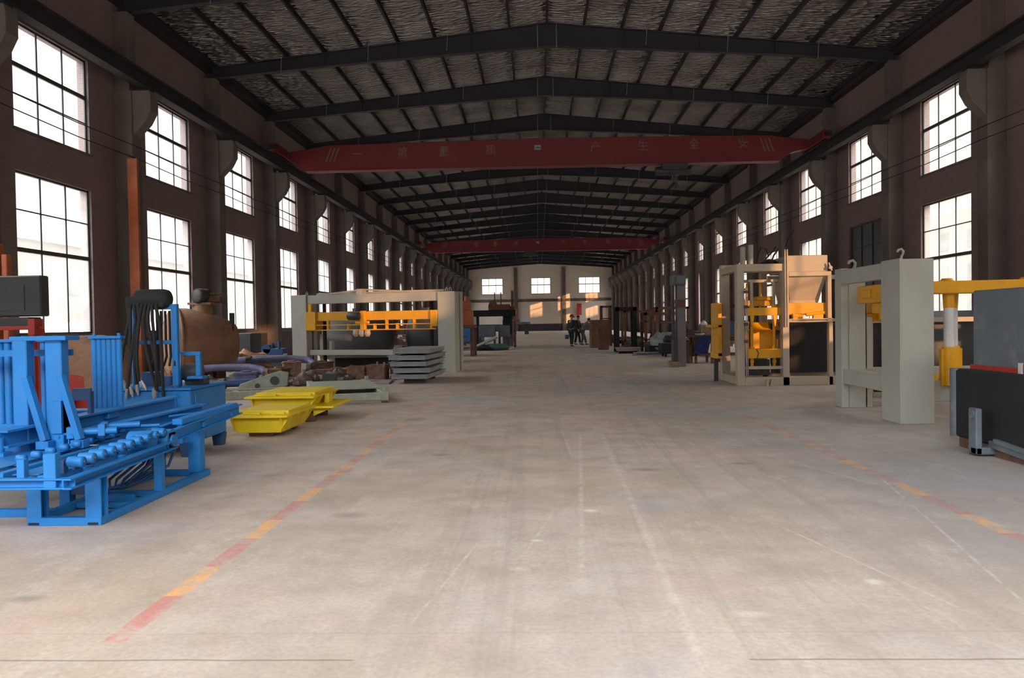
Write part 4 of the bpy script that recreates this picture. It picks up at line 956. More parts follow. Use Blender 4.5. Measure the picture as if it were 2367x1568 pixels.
MB().box(-1.35,-1.22,43.95,44.1,1.5,2.1).build('sunlit_end', M['orange'], t)  # orange colour paints the low sun on the portal's end
t = thing('steel_post', 'slim dark reddish steel post standing beside the aisle beyond the portal frame', 'post', (-1.9,54,0))
MB().ibeam((-1.72,54,0),(-1.72,54,3.6),.18,.18,.03).build('post', M['rust'], t); MB().box(-1.85,-1.6,53.85,54.15,0,.04).build('base_plate', M['rust'], t)
for lb, x, y, sx, sz in (('grey steel cabinet under the dark portal frame, beside the wall', -2.75,42.6,.9,.62), ('grey steel cabinet under the dark portal frame, beside the aisle', -1.85,42.9,.6,.62)):
    t = thing('grey_cabinet', lb, 'cabinet', (x,y,0)); MB().box(x-sx/2,x+sx/2,y-.3,y+.3,.62,.62+sz).build('body', M['slate'], t, bev=.02)
    MB().box(x-sx/2+.04,x+sx/2-.04,y-.32,y-.3,.7,.62+sz-.06).build('door', M['slate'], t)
    for dx in (-sx/2+.05, sx/2-.05): MB().box(x+dx-.05,x+dx+.05,y-.28,y+.28,0,.62).build('leg', M['charcoal'], t)
t = thing('violet_cabinet', 'tall dull violet cabinet beside the steel post', 'cabinet', (-1.7,46,0))
MB().box(-2.05,-1.45,45.6,46.4,0,1.5).build('body', mat('dull_violet', (.10,.075,.085), .6, 0, .2, 2), t, bev=.02); MB().box(-2.08,-1.42,45.58,46.42,1.5,1.55).build('top', M['plate'], t); MB().box(-1.9,-1.72,45.8,46.0,1.55,1.85).build('jug', M['plate'], t)
t = thing('leaning_sheet', 'grey steel sheet leaning on a dark pile beside the green tarpaulin', 'sheet', (-2.6,40.3,0))
MB().cbox((-2.65,40.3,.42),1.15,.7,.05,.15,.1,-.42).build('sheet', M['plate'], t); MB().cbox((-2.7,40.4,.38),.9,.6,.04,.2,.1,-.38).build('under_sheet', M['slate'], t)
t = thing('tarpaulin_pile', 'dull green tarpaulin folded over dark parts on the floor by the aisle', 'tarpaulin', (-2.2,39.3,0))
MB().lump((-2.1,39.6,.1),.7,.5,.26,11,.3).build('tarpaulin', M['green'], t); MB().lump((-2.75,39.3,.08),.6,.45,.2,13,.3).build('parts', M['black'], t)
t = thing('workbench', 'low grey bench standing near the end wall', 'bench', (-2.4,95,0))
MB().box(-4.2,-.9,94.5,95.5,1.25,1.5).build('top', M['slate'], t); MB().box(-4.0,-2.6,94.6,95.4,0,1.25).box(-1.6,-1.1,94.6,95.4,0,1.25).build('cabinet', M['charcoal'], t); MB().box(-3.6,-2.2,94.7,95.3,1.5,1.8).build('box', M['violet'], t)
# ------------------------------------------------------------------ dark machine at the picture's edge
t = thing('dark_hopper_machine', 'big dark machine with a slate blue upper panel and black lower body', 'machine', (5.2, 7.0, 0))
MB().prism([(4.30,.10),(6.3,.10),(6.3,.80),(4.30,.80)],4.8,8.25).build('lower_body', M['black'], t, bev=.02)
MB().box(4.46,6.3,4.7,8.2,.83,1.60).build('upper_panel', M['slate'], t, bev=.015)
MB().box(4.44,6.32,4.68,8.22,.795,.845).build('red_edge', M['red'], t, bev=.004)
MB().cyl((4.36,8.28,.10),(4.36,8.28,.80),.085,n=20).build('corner_roll', M['slate'], t)
MB().box(4.32,6.3,4.8,8.2,.0,.10).build('base_skirt', M['rust'], t)
for y, m in ((7.35,'white'),(7.27,'red'),(7.1,'white')): MB().box(4.42,4.45,y-.03,y+.03,.80,.90).build('catch', M[m], t, bev=.003)
bk = MB().box(4.14,4.20,7.56,7.70,.02,.46).box(4.14,4.36,7.56,7.66,.02,.09).cyl((4.13,7.63,.40),(4.21,7.63,.40),.045,n=14).build('hinge_bracket', M['slate'], t, bev=.01)
MB().cyl((4.125,7.63,.38),(4.135,7.63,.38),.018,n=10).build('bolt', M['steel'], bk)
MB().beam((4.3,7.6,.12),(4.32,6.6,.06),.05,.06).beam((4.28,7.5,.16),(4.30,6.8,.12),.04,.04).build('hinge_link', M['slate'], t)

# ------------------------------------------------------------------ block press
Bg = M['beige']
t = thing('block_press', 'beige block making press with amber mould and hopper', 'machine', (5.0, 16.8, 0))
def prt(name, m, *boxes, parent=None, bev=.006):
    mb = MB()
    for b in boxes: mb.box(*b)
    return mb.build(name, M[m], parent or t, bev=bev)
prt('post','beige',(4.03,4.18,16,16.2,0,2.46)); prt('post','beige',(4.94,5.07,16,16.2,0,2.46)); prt('post','beige',(4.07,4.25,17.5,17.7,0,2.55)); prt('post','beige',(4.94,5.07,17.5,17.7,0,2.55))
prt('top_beam','beige',(4.18,4.94,16,16.2,2.31,2.46)); prt('top_beam','beige',(4.25,4.94,17.5,17.7,2.38,2.55)); prt('top_beam','beige',(4.05,4.2,16.2,17.5,2.33,2.47)); prt('top_beam','beige',(4.92,5.07,16.2,17.5,2.33,2.47))
prt('base_beam','beige',(4.18,6.1,16,16.2,0,.17)); prt('base_beam','beige',(4.07,4.25,16.2,17.5,0,.17)); prt('base_beam','beige',(4.25,6.7,17.5,17.7,0,.17))
prt('lower_bar','beige',(4.18,4.94,16.02,16.14,.33,.39)); prt('upper_bar','beige',(4.18,4.94,16.3,16.42,2.10,2.16))
for x in (4.6,4.68): MB().prism([(x-.03,0),(x+.03,0),(x,.13)],15.9,16.0).build('floor_lug', M['beige'], t)
for x in (4.38,4.83):
    r = MB().cyl((x,16.22,.38),(x,16.22,2.12),.03,n=14).build('guide_column', M['amber'], t)
    MB().cyl((x,16.22,1.62),(x,16.22,2.12),.032,n=14).cbox((x,16.22,2.13),.14,.1,.05).build('column_head', M['beige'], r)
    MB().cyl((x,16.22,1.58),(x,16.22,1.64),.05,n=14).cyl((x,16.22,.74),(x,16.22,.78),.05,n=14).cyl((x,16.22,.46),(x,16.22,.55),.045,.02,n=14).build('bushing', M['amber'], r)
prt('upper_crosshead','amber',(4.22,4.95,16.1,16.35,1.42,1.58)); prt('mould_table','amber',(4.22,4.95,16.1,16.5,.55,.74))
prt('tamper_frame','amber',(4.24,4.32,16.5,16.9,1.58,1.78),(4.24,4.95,16.6,16.8,1.62,1.74),(4.6,4.9,16.55,16.9,1.74,1.82))
for x in (4.42,4.7): MB().cyl((x,16.7,1.74),(x,16.7,2.1),.03,n=12).build('tamper_rod', M['amber'], t)
prt('mould_box','amber',(4.42,4.90,16.45,17.1,.74,1.12)); prt('mould_wall','amber',(4.24,4.40,16.5,17.1,.74,1.3))
for x0, x1 in ((4.22,4.34),(4.42,4.76),(4.86,4.95)):
    pts = [(16.12+.30*math.sin(a), 1.12+.26*(1-math.cos(a))*.9) for a in [i*.25 for i in range(6)]]
    q = MB()
    for (ya,za),(yb,zb) in zip(pts, pts[1:]):
        q._add([(x0,ya,za),(x1,ya,za),(x1,yb,zb),(x0,yb,zb),(x0,ya+.012,za),(x1,ya+.012,za),(x1,yb+.012,zb),(x0,yb+.012,zb)], [(0,1,2,3),(7,6,5,4),(0,4,5,1),(2,6,7,3),(1,5,6,2),(3,7,4,0)])
    q.build('chute_plate', M['amber'], t)
for x in (4.36,4.82): MB()._add([(x-.04,16.1,1.42),(x+.04,16.1,1.42),(x+.01,16.1,1.2),(x-.01,16.1,1.2),(x-.04,16.14,1.42),(x+.04,16.14,1.42),(x+.01,16.14,1.2),(x-.01,16.14,1.2)],[(0,3,2,1),(4,5,6,7),(0,1,5,4),(1,2,6,5),(2,3,7,6),(3,0,4,7)]).build('hanger_plate', M['amber'], t)
for x in (4.27,4.9): MB().cyl((x,16.25,.74),(x,16.25,.93),.018,n=10).build('stop_pin', M['amber'], t)
for x, z in ((4.31,2.86),(4.47,2.90)): MB().cyl((x,16.6,2.40),(x,16.6,z),.055,n=18).build('ram_cylinder', M['pale'], t)
MB().box(4.22,4.75,16.45,16.8,2.36,2.42).build('ram_plate', M['beige'], t)
for pts_, r_ in (([(4.62,16.7,2.46),(4.66,16.7,2.7),(4.72,16.7,2.86),(4.82,16.7,2.82),(4.88,16.7,2.66)],.014), ([(4.72,16.6,2.5),(4.8,16.6,2.62),(4.95,16.6,2.78),(5.0,16.6,2.86)],.016), ([(4.86,16.5,2.5),(4.92,16.5,2.66),(5.02,16.5,2.8)],.018), ([(5.05,16.1,2.8),(5.09,16.1,2.95),(5.16,16.1,3.05),(5.22,16.1,3.15)],.012)): MB().tube(pts_, r_, 8).build('hose', M['black'], t)
MB().lump((4.88,16.7,2.50),.18,.15,.10,5,.2,12,8,False).build('valve_cluster', M['black'], t)
for x in (4.985,5.03): MB().cyl((x,15.97,1.18),(x,15.97,2.74),.016,n=10).build('oil_pipe', M['beige'], t)
MB().cyl((4.20,15.97,.2),(4.20,15.97,2.0),.013,n=8).cyl((4.235,15.99,.2),(4.235,15.99,1.8),.011,n=8).build('oil_pipe', M['steel'], t)
for z in (.9,1.25,1.6,1.9): MB().cbox((4.2,15.97,z),.07,.05,.06).build('pipe_clamp', M['charcoal'], t)
MB().tube([(4.42,16.05,.74),(4.46,16.03,.66),(4.42,16.02,.52),(4.40,16.05,.42)],.008,6).build('cable', M['black'], t)
# hopper bay
prt('hopper_rail','beige',(5.07,5.92,16,16.12,2.20,2.29)); prt('hopper_rail','beige',(5.07,6.7,17.4,17.5,2.20,2.29)); prt('hopper_post','beige',(5.84,5.92,16,16.12,1.28,2.2)); prt('hopper_post','beige',(6.62,6.70,17.4,17.5,0,2.2))
prt('feed_rail','beige',(5.07,5.94,16,16.1,1.27,1.30),(5.07,5.94,16,16.1,1.32,1.345),(5.07,6.7,17.4,17.5,1.27,1.34)); prt('hopper_post','beige',(5.86,5.94,16,16.12,.0,1.27)); 
h = MB().box(5.06,5.86,16.05,17.3,2.29,2.62).build('hopper_top', M['beige'], t, bev=.006)
MB().box(5.10,5.82,16.09,17.26,2.60,2.625).build('hopper_mouth', M['charcoal'], h)
MB().hexa([(5.16,16.25,1.67),(5.74,16.25,1.67),(5.74,17.0,1.67),(5.16,17.0,1.67)],[(5.08,16.08,2.19),(5.84,16.08,2.19),(5.84,17.28,2.19),(5.08,17.28,2.19)]).box(5.14,5.72,16.22,17,1.64,1.72).build('hopper_cone', M['beige'], t, bev=.006)
MB().beam((5.92,15.98,2.30),(5.86,15.98,2.46),.025,.025).cyl((5.89,15.95,2.36),(5.89,16.0,2.36),.035,n=12).build('gate_lever', M['beige'], t)
prt('feed_box','amber',(5.08,5.84,16.08,17.2,1.42,1.66)); 
MB().cyl((5.15,16.05,1.40),(5.35,16.05,1.40),.05,n=14).cyl((5.42,16.04,1.42),(5.78,16.04,1.46),.035,n=12).cbox((5.2,16.05,1.37),.1,.08,.12).cbox((5.66,16.06,1.39),.2,.08,.1).build('feed_cylinder', M['amber'], t, bev=.005)
prt('side_guard','amber',(3.92,4.0,17.2,17.9,.55,1.72),(3.8,4.0,17.2,17.9,1.18,1.24)); prt('side_guard_foot','amber',(3.9,4.0,17.2,17.9,.5,.62),bev=.004)
MB().box(3.86,3.94,17.3,17.4,0,.5).build('guard_leg', M['charcoal'], t)
prt('cavity_shade_panel','black',(5.1,6.5,17.3,17.38,.17,1.25)); prt('vibrator','charcoal',(4.3,4.85,16.6,17.2,.17,.50))  # black panel put in for the shade inside the open bay
# ------------------------------------------------------------------ dark machinery behind the press and the gantry
t = thing('conveyor_unit', 'low dark conveyor unit with a pale roll standing behind the press', 'machine', (8.0,19.2,0))
MB().box(5.9,10.2,18.6,20.2,.18,1.0).build('body', M['charcoal'], t, bev=.03); MB().box(5.8,10.3,18.5,20.3,1.0,1.06).build('deck', M['black'], t)
for i in range(7): MB().cyl((6.2+i*.6,18.5,.7),(6.2+i*.6,18.62,.7),.14,n=16).build('roller', M['black'], t)
for x in (6.0,8,10): MB().box(x,x+.12,18.6,20.2,0,.18).build('foot', M['black'], t)
MB().lump((6.6,18.45,.75),.10,.05,.25,4,.2,12,8,False).build('pale_bag', M['plate'], t)
t = thing('grey_cabinet', 'long grey cabinet along the window wall behind the yellow lift cylinders', 'cabinet', (9.6,22.2,0))
MB().box(8.6,12.0,22,22.8,1.0,1.5).build('upper_body', M['slate'], t, bev=.02); MB().box(8.7,11.9,22.1,22.7,0,1.0).build('lower_body', M['black'], t)
for x in (9.2,10.6): MB().cbox((x,21.98,1.25),.12,.05,.12).build('knob', M['charcoal'], t)
for z in (.3,.6,.85): MB().box(8.68,11.92,22.05,22.1,z,z+.03).build('shelf_rail', M['plate'], t)
# ------------------------------------------------------------------ column machine beside the aisle
t = thing('column_drill_stand', 'grey column stand with a box head and dark cabinet beside the aisle', 'machine', (4.12,23.1,0))
MB().box(4.06,4.31,23,23.3,0,2.62).build('column', mat('stand_grey', (.17,.155,.15), .55, 0, .15, 2), t, bev=.01); MB().box(3.93,4.0,23.02,23.2,.8,2.40).build('rear_strip', M['charcoal'], t)
MB().box(3.92,4.30,22.86,23.4,2.38,2.66).build('head', M['slate'], t, bev=.015); MB().box(4.02,4.24,22.8,22.86,2.42,2.62).build('head_door', M['slate'], t)
MB().box(3.93,4.06,22.9,23.3,.16,.88).build('cabinet', M['charcoal'], t, bev=.01); MB().box(3.85,4.10,22.85,23.35,0,.16).build('foot', M['wood'], t, bev=.01)
MB().cyl((3.98,22.95,1.85),(3.98,22.95,2.38),.012,n=8).build('cable', M['plate'], t); MB().box(4.0,4.28,22.9,23.0,1.75,1.95).build('bracket', M['rust'], t)
t = thing('workbench', 'dark workbench loaded with tools between the column stand and the press', 'bench', (5.3,24.8,0))
MB().box(4.45,6.6,24.4,25.3,.82,.88).build('top', M['rust'], t, bev=.006)
for x in (4.85,5.35,5.75,6.4):
    for y in (24.45,25.2): MB().box(x,x+.07,y,y+.07,0,.82).build('leg', M['rust'], t)
MB().box(4.5,6.5,24.45,24.5,.24,.30).box(4.5,6.5,25.2,25.25,.24,.30).build('rail', M['rust'], t)
for lb, nm, f in (('pale wooden box with white rags standing on the dark workbench','wooden_box',0),('dark machine vice on the workbench beside the pale box','bench_vice',1),('dark blue toolbox on the workbench end next to the press','toolbox',2),
        ('crumpled blue cloth hanging off the front of the dark workbench','blue_cloth',3),('grey drum standing under the dark workbench','drum',4),('white pan resting on the dark workbench near the column stand','pan',5)):
    if f == 0:
        t = thing(nm, lb, 'box', (5.28,24.9,.88)); MB().box(5.1,5.45,24.7,25.1,.88,1.2).build('body', M['wood'], t, bev=.01); MB().lump((5.22,24.9,1.2),.12,.1,.12,2,.3).build('rag', M['white'], t)
    elif f == 1:
        t = thing(nm, lb, 'vice', (4.72,24.8,.88)); MB().box(4.55,4.95,24.7,24.9,.88,1.05).box(4.6,4.7,24.65,24.95,1.05,1.15).build('body', M['charcoal'], t, bev=.01); MB().cyl((4.9,24.8,1.0),(5.06,24.8,1.0),.02,n=8).build('handle', M['steel'], t)
    elif f == 2:
        t = thing(nm, lb, 'toolbox', (5.85,24.8,.88)); MB().box(5.55,6.15,24.6,25.0,.88,1.3).build('body', M['blue_dark'], t, bev=.01); MB().tube([(5.7,24.8,1.3),(5.72,24.8,1.36),(5.98,24.8,1.36),(6.0,24.8,1.3)],.012,6).build('handle', M['charcoal'], t)
    elif f == 3:
        t = thing(nm, lb, 'cloth', (5.15,24.36,.3))
        q = MB(); n = 7
        for side in (0,1):
            vs = [(4.95+.42*i/n-.16*(j/6), 24.37-.02*side-.03*math.sin(i*2.1+j), .86-.55*j/6) for j in range(7) for i in range(n+1)]
            q._add(vs, [(j*(n+1)+i,j*(n+1)+i+1,(j+1)*(n+1)+i+1,(j+1)*(n+1)+i)[::1 if side else -1] for j in range(6) for i in range(n)], True)
        q.build('cloth', mat('blue_cloth', (.02,.03,.13), .9, 0, .3, 6), t)
    elif f == 4:
        t = thing(nm, lb, 'drum', (4.62,25.0,0)); MB().cyl((4.64,24.95,0),(4.64,24.95,.62),.2,n=22).build('body', M['rustbox'], t); MB().cyl((4.64,24.95,.62),(4.64,24.95,.65),.21,n=22).build('lid', M['rustbox'], t)
    else:
        t = thing(nm, lb, 'pan', (5.0,24.55,.88)); MB().lathe([(0,.0),(.12,0),(.16,.05),(.15,.05),(.11,.015),(0,.015)],(5.02,24.55,.881),(0,0,1),18).build('bowl', M['white'], t)
# ------------------------------------------------------------------ steel frames and stock beside the aisle, past the column stand
def portal(label, x0, x1, y, d, h, w, m, name='steel_rack', shelf=()):
    t = thing(name, label, 'frame', ((x0+x1)/2, y, 0))
    for x in (x0, x1-w):
        for yy in (y, y+d-w): MB().box(x,x+w,yy,yy+w,0,h).build('upright', M[m], t, bev=.01)
    MB().box(x0,x1,y,y+w,h-w,h).box(x0,x1,y+d-w,y+d,h-w,h).box(x0,x0+w,y,y+d,h-w,h).box(x1-w,x1,y,y+d,h-w,h).build('top_frame', M[m], t)
    for z in shelf: MB().box(x0,x1,y,y+d,z,z+.06).build('shelf', M[m], t)
    return t
portal('dark steel portal frame with a box head, second frame past the column stand', 3.42,4.35,34.6,1.0,1.98,.16,'dark_steel',shelf=(.16,))
portal('tall narrow dark rack behind the portal frame, beside the aisle', 3.5,4.1,43.6,.9,2.24,.10,'rust',shelf=(.5,1.5))
portal('low dark machine frame between the portal frame and the column stand', 4.6,6.3,34,1.4,1.72,.12,'rust',shelf=(.5,1.3))
portal('rusty frame with an open top deeper in the row, past the tall narrow rack', 4.6,6.4,42,1.5,1.95,.12,'rust',shelf=(.3,))
portal('brown frame standing against the window wall past the dark sliding door', 7.2,9.2,48,1.5,2.2,.14,'rust',shelf=(.4,1.2))
portal('slim grey frame close to the window wall behind the workbench', 6.6,8.0,28.5,1.2,1.9,.1,'dark_steel',shelf=(.6,))
open_box('big rusty steel box on the floor beside the person bending over', (3.2,41.2), .9,1.0,1.45,.05, M['rust'])
open_box('dark rusty bin in front of the portal frame, nearest the aisle', (3.15,38.0), .5,.7,1.05,-.05, M['rust'], name='scrap_bin', cat='bin')
t = thing('pale_tray', 'pale yellowish shallow tray lying on the floor before the portal frame', 'tray', (3.75,33.2,0))
MB().hexa([(3.35,32.9,.10),(4.2,32.9,.10),(4.2,33.5,.10),(3.35,33.5,.10)],[(3.25,32.8,.25),(4.3,32.8,.25),(4.3,33.6,.25),(3.25,33.6,.25)]).build('tray', M['beige'], t); MB().box(3.4,4.15,33.0,33.4,0,.10).build('base', M['black'], t)
for i, (x, y) in enumerate(((4.35,31.0),(4.55,31.3),(4.45,31.15))):
    tag(MB().cbox((x,y,.02+i*.04),1.3,.5,.035,.12*i-.1).build('flat_bar', M['plate']), 'flat grey steel sheet on the floor by the column stand, %s in its pile' % ('lowest','topmost','middle')[[0,2,1][i]], 'sheet', 'steel sheets piled on the floor')
t = thing('covered_machine', 'grey cloth-covered machine among dark parts past the column stand', 'machine', (5.0,31.8,0))
MB().lump((5.1,32.4,.35),.55,.5,.55,21,.3).build('cover', M['plate'], t); MB().box(4.5,5.9,32.0,33.2,0,.35).build('base', M['black'], t, bev=.02); MB().lump((5.7,32.2,.6),.3,.3,.35,22,.3).build('bundle', M['charcoal'], t)
t = thing('dark_parts_cart', 'low dark cart of machine parts with a red tool, before the workbench', 'cart', (5.0,29.6,0))
MB().box(4.6,5.9,29.3,30.2,.12,.5).build('bed', M['black'], t, bev=.02)
for x in (4.75,5.75):
    for y in (29.4,30.1): MB().cyl((x-.03,y,.09),(x+.03,y,.09),.09,n=14).build('wheel', M['black'], t)
MB().box(5.2,5.35,29.4,29.6,.5,.95).build('red_tool', M['red'], t, bev=.01); MB().lump((5.0,29.7,.6),.3,.3,.2,31,.3).build('parts', M['charcoal'], t)
o = MB()
for i in range(90):
    x = 4.3+5.5*random.random(); y = 36+16*random.random()
    if (x < 6.7 and 41.5 < y < 45) or (x > 6.6 and 47 < y): continue
    o.cbox((x,y,.08+.3*random.random()), .1+.6*random.random(), .1+.4*random.random(), .08+.4*random.random(), random.random()*3, .3*random.random(), .3*random.random())
o = o.build('machine_parts', mat('dark_parts', (.06,.05,.05), .7, .2, .5, 3, .2, 20)); o['kind'] = 'stuff'; tag(o, 'jumbled dark machine parts along the window wall behind the frames', 'parts')
o = MB()
for i in range(80):
    x = -9.5+5.5*random.random(); y = 34+34*random.random()
    o.cbox((x,y,.1+.4*random.random()), .2+.9*random.random(), .2+.6*random.random(), .1+.7*random.random(), random.random()*3, .2*random.random(), .2*random.random())
o = o.build('machine_parts', M['scrap']); o['kind'] = 'stuff'; tag(o, 'jumbled brown machine parts along the window wall past the tanks', 'parts')
# bent banner on the end wall
t = thing('red_banner', 'narrow red banner hanging on the pale end wall', 'banner', (6.95,130.5,2.5))
q = MB()
for side in (0,1):
    vs = [(6.55+.75*i/4, 130.5+.08*math.sin(i*1.3+j*.6)-.03*side, 4.4-1.85*j/6) for j in range(7) for i in range(5)]
    q._add(vs, [(j*5+i,j*5+i+1,(j+1)*5+i+1,(j+1)*5+i)[::1 if side else -1] for j in range(6) for i in range(4)], True)
q.build('cloth', M['banner'], t); MB().cyl((6.5,130.5,4.42),(7.35,130.5,4.42),.03,n=8).cyl((6.5,130.52,4.42),(6.5,130.9,4.42),.02,n=6).cyl((7.35,130.52,4.42),(7.35,130.9,4.42),.02,n=6).build('rod', M['charcoal'], t)

# ------------------------------------------------------------------ people
def skin_obj(name, verts, edges, m, parent, root=0, sub=2):
    off = wloc(parent)
    me = bpy.data.meshes.new(name); me.from_pydata([Vector(v[:3])-off for v in verts], edges, []); me.update(); me.materials.append(m)
    o = bpy.data.objects.new(name, me); COL.objects.link(o); o.parent = parent
    sk = o.modifiers.new('skin', 'SKIN'); sk.use_smooth_shade = True
    for i, v in enumerate(verts):
        r = v[3]; me.skin_vertices[0].data[i].radius = (r, r) if not isinstance(r, tuple) else r
        me.skin_vertices[0].data[i].use_root = (i == root)
    s = o.modifiers.new('sub', 'SUBSURF'); s.levels = sub; s.render_levels = sub
    return o
def chain(V, E, start, pts):
    k = start
    for p in pts: V.append(p); E.append((k, len(V)-1)); k = len(V)-1
    return k
def person(label, J, jacket, trousers, head_kind, shoe):
    """J: joint positions in metres (world)"""
    t = thing('person', label, 'person', ((J['ankle_a'][0]+J['ankle_b'][0])/2, (J['ankle_a'][1]+J['ankle_b'][1])/2, 0))
    Jv = {k: Vector(v) for k, v in J.items()}
    def hand(V, E, k, elbow, wrist):
        d = (wrist-elbow).normalized(); side = d.cross(Vector((0,1,.2))).normalized(); nrm = side.cross(d)
        k = chain(V, E, k, [tuple(wrist+d*.05)+((.024,.036),)])
        for f, (o_, l) in enumerate(((-.03,.075),(-.01,.085),(.01,.08),(.03,.065))):
            b = wrist+d*.085+side*o_
            chain(V, E, k, [tuple(b)+(.0095,), tuple(b+d*l*.5+nrm*.012)+(.0088,), tuple(b+d*l*.85+nrm*.035)+(.008,)])
        b = wrist+d*.03+side*.04
        chain(V, E, k, [tuple(b)+(.010,), tuple(b+d*.04+side*.015)+(.009,)])
    V, E = [tuple(Jv['pelvis'])+((.13,.10),)], []
    k = chain(V, E, 0, [tuple(Jv['waist'])+((.125,.095),), tuple(Jv['chest'])+((.16,.11),), tuple(Jv['neck'])+(.055,)])
    ch = 2
    n_ = k; up = (Jv['head']-Jv['neck']).normalized(); fw = Jv['face']-Jv['head']
    hk = chain(V, E, n_, [tuple(Jv['head']-up*.05+fw*.02)+((.070,.082),), tuple(Jv['head']+up*.03)+((.078,.095),), tuple(Jv['head']+up*.10)+((.06,.07),)])
    for s in 'ab':
        e = chain(V, E, ch, [tuple(Jv['shoulder_'+s])+(.062,), tuple(Jv['elbow_'+s])+(.042,), tuple(Jv['wrist_'+s])+(.028,)])
        hand(V, E, e, Jv['elbow_'+s], Jv['wrist_'+s])
        e = chain(V, E, 0, [tuple(Jv['hip_'+s])+(.092,), tuple(Jv['knee_'+s])+(.058,), tuple(Jv['ankle_'+s])+(.038,), tuple(Jv['toe_'+s])+(.035,)])
    body = skin_obj('body', V, E, M['skin'], t)
    V, E = [tuple(Jv['pelvis'])+((.165,.13),)], []
    chain(V, E, 0, [tuple(Jv['waist'])+((.16,.125),), tuple(Jv['chest'])+((.195,.14),), tuple(Jv['neck'].lerp(Jv['chest'],.2))+(.085,)])
    for s in 'ab': chain(V, E, 2, [tuple(Jv['shoulder_'+s])+(.09,), tuple(Jv['elbow_'+s])+(.066,), tuple(Jv['wrist_'+s].lerp(Jv['elbow_'+s],.1))+(.05,)])
    skin_obj('jacket', V, E, jacket, t)
    V, E = [tuple(Jv['pelvis'])+((.155,.12),)], []
    for s in 'ab': chain(V, E, 0, [tuple(Jv['hip_'+s])+(.115,), tuple(Jv['knee_'+s])+(.08,), tuple(Jv['ankle_'+s]+Vector((0,0,.02)))+(.066,)])
    skin_obj('trousers', V, E, trousers, t)
    for s in 'ab':
        a = Jv['ankle_'+s]; to = Jv['toe_'+s]; d = (to-a); d.z = 0; d.normalize()
        V = [tuple(Vector((a.x,a.y,.045))-d*.06)+(.043,), tuple(Vector((a.x,a.y,.045))+d*.06)+(.045,), tuple(Vector((a.x,a.y,.036))+d*.16)+(.034,)]
        skin_obj('shoe', V, [(0,1),(1,2)], shoe, t, sub=1)
    hd = Jv['head']+up*.045
    if head_kind == 'helmet':
        h = MB().lathe([(.135,0),(.132,.03),(.122,.08),(.09,.125),(.04,.145),(0,.147)], hd-up*.0, up, 22).lathe([(.10,-.004),(.155,-.004),(.155,.006),(.10,.006)], hd, up, 22)
        h.build('helmet', M['red'], t)
    else:
        MB().lump(hd+up*.03-fw*.15, .098, .105, .085, 3, .12, 16, 10, False).build('hair', M['hair'], t)
    fwn = fw.normalized(); sd = up.cross(fwn).normalized()
    for s in (-1,1):
        MB().lump(Jv['head']+fwn*.088+sd*s*.033+up*.01, .013,.013,.011,1,0,8,6,False).build('eye', M['white'], t)
        MB().lump(Jv['head']+sd*s*.085-up*.005, .016,.026,.034,1,.1,8,6,False).build('ear', M['skin'], t)
    MB().lump(Jv['head']+fwn*.105-up*.018, .018,.022,.026,1,.05,8,6,False).build('nose', M['skin'], t)
    MB().cbox(Jv['head']+fwn*.093-up*.058, .045,.02,.012).build('mouth', M['red'], t)
    return t
def pose(x, y, face, lean=0, lift=0, arms=((.05,.1),(.05,.1)), crouch=0, stride=.12):
    """figure at x,y looking along angle face (radians, 0 = +X); lean bends the trunk forwards"""
    f = Vector((math.cos(face), math.sin(face), 0)); s = Vector((-f.y, f.x, 0)); U = Vector((0,0,1)); o = Vector((x,y,0))
    hz = .92-crouch
    pel = o+U*hz-f*.18*lean
    tr = (U*math.cos(lean)+f*math.sin(lean)); 
    J = dict(pelvis=pel, waist=pel+tr*.18, chest=pel+tr*.40, neck=pel+tr*.575)
    nt = (U*math.cos(lean*.7)+f*math.sin(lean*.7)); J['head'] = J['neck']+nt*.115+f*.02; J['face'] = J['head']+(f*math.cos(lean*.6)-U*math.sin(lean*.6))*.1
    for n, sg in (('a',1),('b',-1)):
        sh = J['chest']+tr*.09+s*sg*.185; J['shoulder_'+n] = sh
        ax_, fw_ = arms[0 if n == 'a' else 1]
        d1 = (-U*math.cos(fw_)+f*math.sin(fw_)+s*sg*ax_).normalized(); el = sh+d1*.29
        d2 = (-U*math.cos(fw_+.45)+f*math.sin(fw_+.45)+s*sg*ax_*.4).normalized()
        J['elbow_'+n] = el; J['wrist_'+n] = el+d2*.25
        J['hip_'+n] = pel+s*sg*.09-U*.04
        ft = o+s*sg*.12+f*stride*sg
        J['ankle_'+n] = ft+U*.08; J['knee_'+n] = (J['hip_'+n]+J['ankle_'+n])/2+f*(.03+crouch*.5); J['toe_'+n] = ft+f*.15+U*.035
    return J
person('standing person in a red helmet, dark green jacket and trousers, holding a blue pail', pose(1.88,44.0,.9,.06,0,((.16,.12),(.25,.2))), M['cloth_green'], M['cloth_green'], 'helmet', M['black'])
person('person in a grey jacket and purplish trousers bending over beside the big rusty box', pose(2.72,46.6,.15,.62,0,((.1,.9),(.1,.7)),.05,.16), M['cloth_grey'], M['cloth_purple'], 'hair', M['black'])
person('person in a black coat standing half hidden between the helmeted person and the bending one', pose(2.38,47.4,-.4,.1,0,((.1,.3),(.1,.2))), M['cloth_black'], M['cloth_black'], 'hair', M['green'])
t = thing('blue_pail', 'small blue pail hanging from the hand of the helmeted person', 'pail', (1.60,43.95,.5))
MB().lathe([(0,0),(.10,0),(.13,.24),(.125,.24),(.095,.01),(0,.01)],(1.62,43.86,.42),(0,0,1),18).build('bucket', M['blue_dark'], t); MB().tube([(1.62+.125*math.cos(a),43.86,.66+.13*math.sin(a)) for a in [i*PI/10 for i in range(11)]],.006,6).build('handle', M['steel'], t)
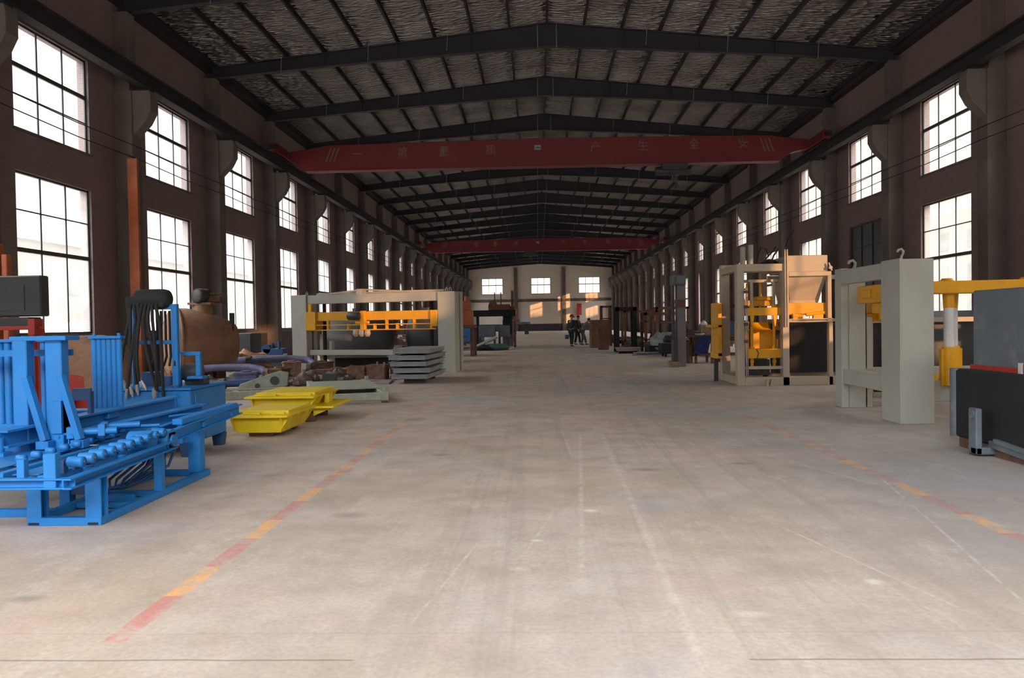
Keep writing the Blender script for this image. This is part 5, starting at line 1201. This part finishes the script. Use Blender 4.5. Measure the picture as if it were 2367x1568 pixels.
# ------------------------------------------------------------------ light, sky, camera
w = bpy.data.worlds.new('World'); bpy.context.scene.world = w; w.use_nodes = True
N = w.node_tree.nodes; L = w.node_tree.links; g = G(N, L); bg = N['Background']
tc = N.new('ShaderNodeTexCoord'); sx = N.new('ShaderNodeSeparateXYZ'); L.new(tc.outputs['Generated'], sx.inputs[0])
side = g.math('ADD', g.math('MULTIPLY', sx.outputs[0], .5), .5)
colr = g.ramp(side, (0,(.88,.95,1.0)), (.5,(1.0,.965,.915)), (1,(1.0,.915,.80)))
cl = g.ramp(g.noise(tc.outputs['Generated'], 2.2, 5, .55), (.35,(.88,)*3), (.7,(1.06,)*3))
mx = N.new('ShaderNodeMix'); mx.data_type = 'RGBA'; mx.blend_type = 'MULTIPLY'; mx.inputs['Factor'].default_value = 1
elev = g.ramp(sx.outputs[2], (.29,(.080,)*3), (.40,(.78,)*3), (.8,(1,1,1)))
m3 = N.new('ShaderNodeMix'); m3.data_type = 'RGBA'; m3.blend_type = 'MULTIPLY'; m3.inputs['Factor'].default_value = 1
L.new(colr, m3.inputs['A']); L.new(elev, m3.inputs['B']); back = g.ramp(g.math('ADD', g.math('MULTIPLY', sx.outputs[1], -.5), .5), (.45,(1.0,.97,.92)), (.95,(1.13,1.18,1.27)))
m4 = N.new('ShaderNodeMix'); m4.data_type = 'RGBA'; m4.blend_type = 'MULTIPLY'; m4.inputs['Factor'].default_value = 1
L.new(m3.outputs['Result'], m4.inputs['A']); L.new(back, m4.inputs['B']); L.new(m4.outputs['Result'], mx.inputs['A']); L.new(cl, mx.inputs['B']); L.new(mx.outputs['Result'], bg.inputs['Color'])
bg.inputs['Strength'].default_value = 15.8
sun = bpy.data.lights.new('low_sun', 'SUN'); sun.energy = 5.5; sun.color = (1.0,.52,.24); sun.angle = .012
so = bpy.data.objects.new('low_sun', sun); COL.objects.link(so)
so.rotation_euler = Vector((-1.0,1.29,-.286)).to_track_quat('-Z', 'Y').to_euler()
cam = bpy.data.cameras.new('camera'); cam.sensor_fit = 'HORIZONTAL'; cam.sensor_width = 36; cam.lens = 36*F/2367; cam.clip_end = 600
co = bpy.data.objects.new('camera', cam); COL.objects.link(co)
# columns: camera axes in world coordinates
ex = Vector((_r[0],_d[0],_u[0])); ey = Vector((_r[1],_d[1],_u[1])); ez = Vector((_r[2],_d[2],_u[2]))
co.matrix_world = Matrix(((ex[0],ey[0],ez[0],0),(ex[1],ey[1],ez[1],0),(ex[2],ey[2],ez[2],EYE),(0,0,0,1)))
sc = bpy.context.scene; sc.camera = co
sc.view_settings.view_transform = 'Standard'; sc.view_settings.look = 'None'; sc.view_settings.gamma = 1; sc.view_settings.exposure = 0.0; sc.view_settings.use_curve_mapping = False
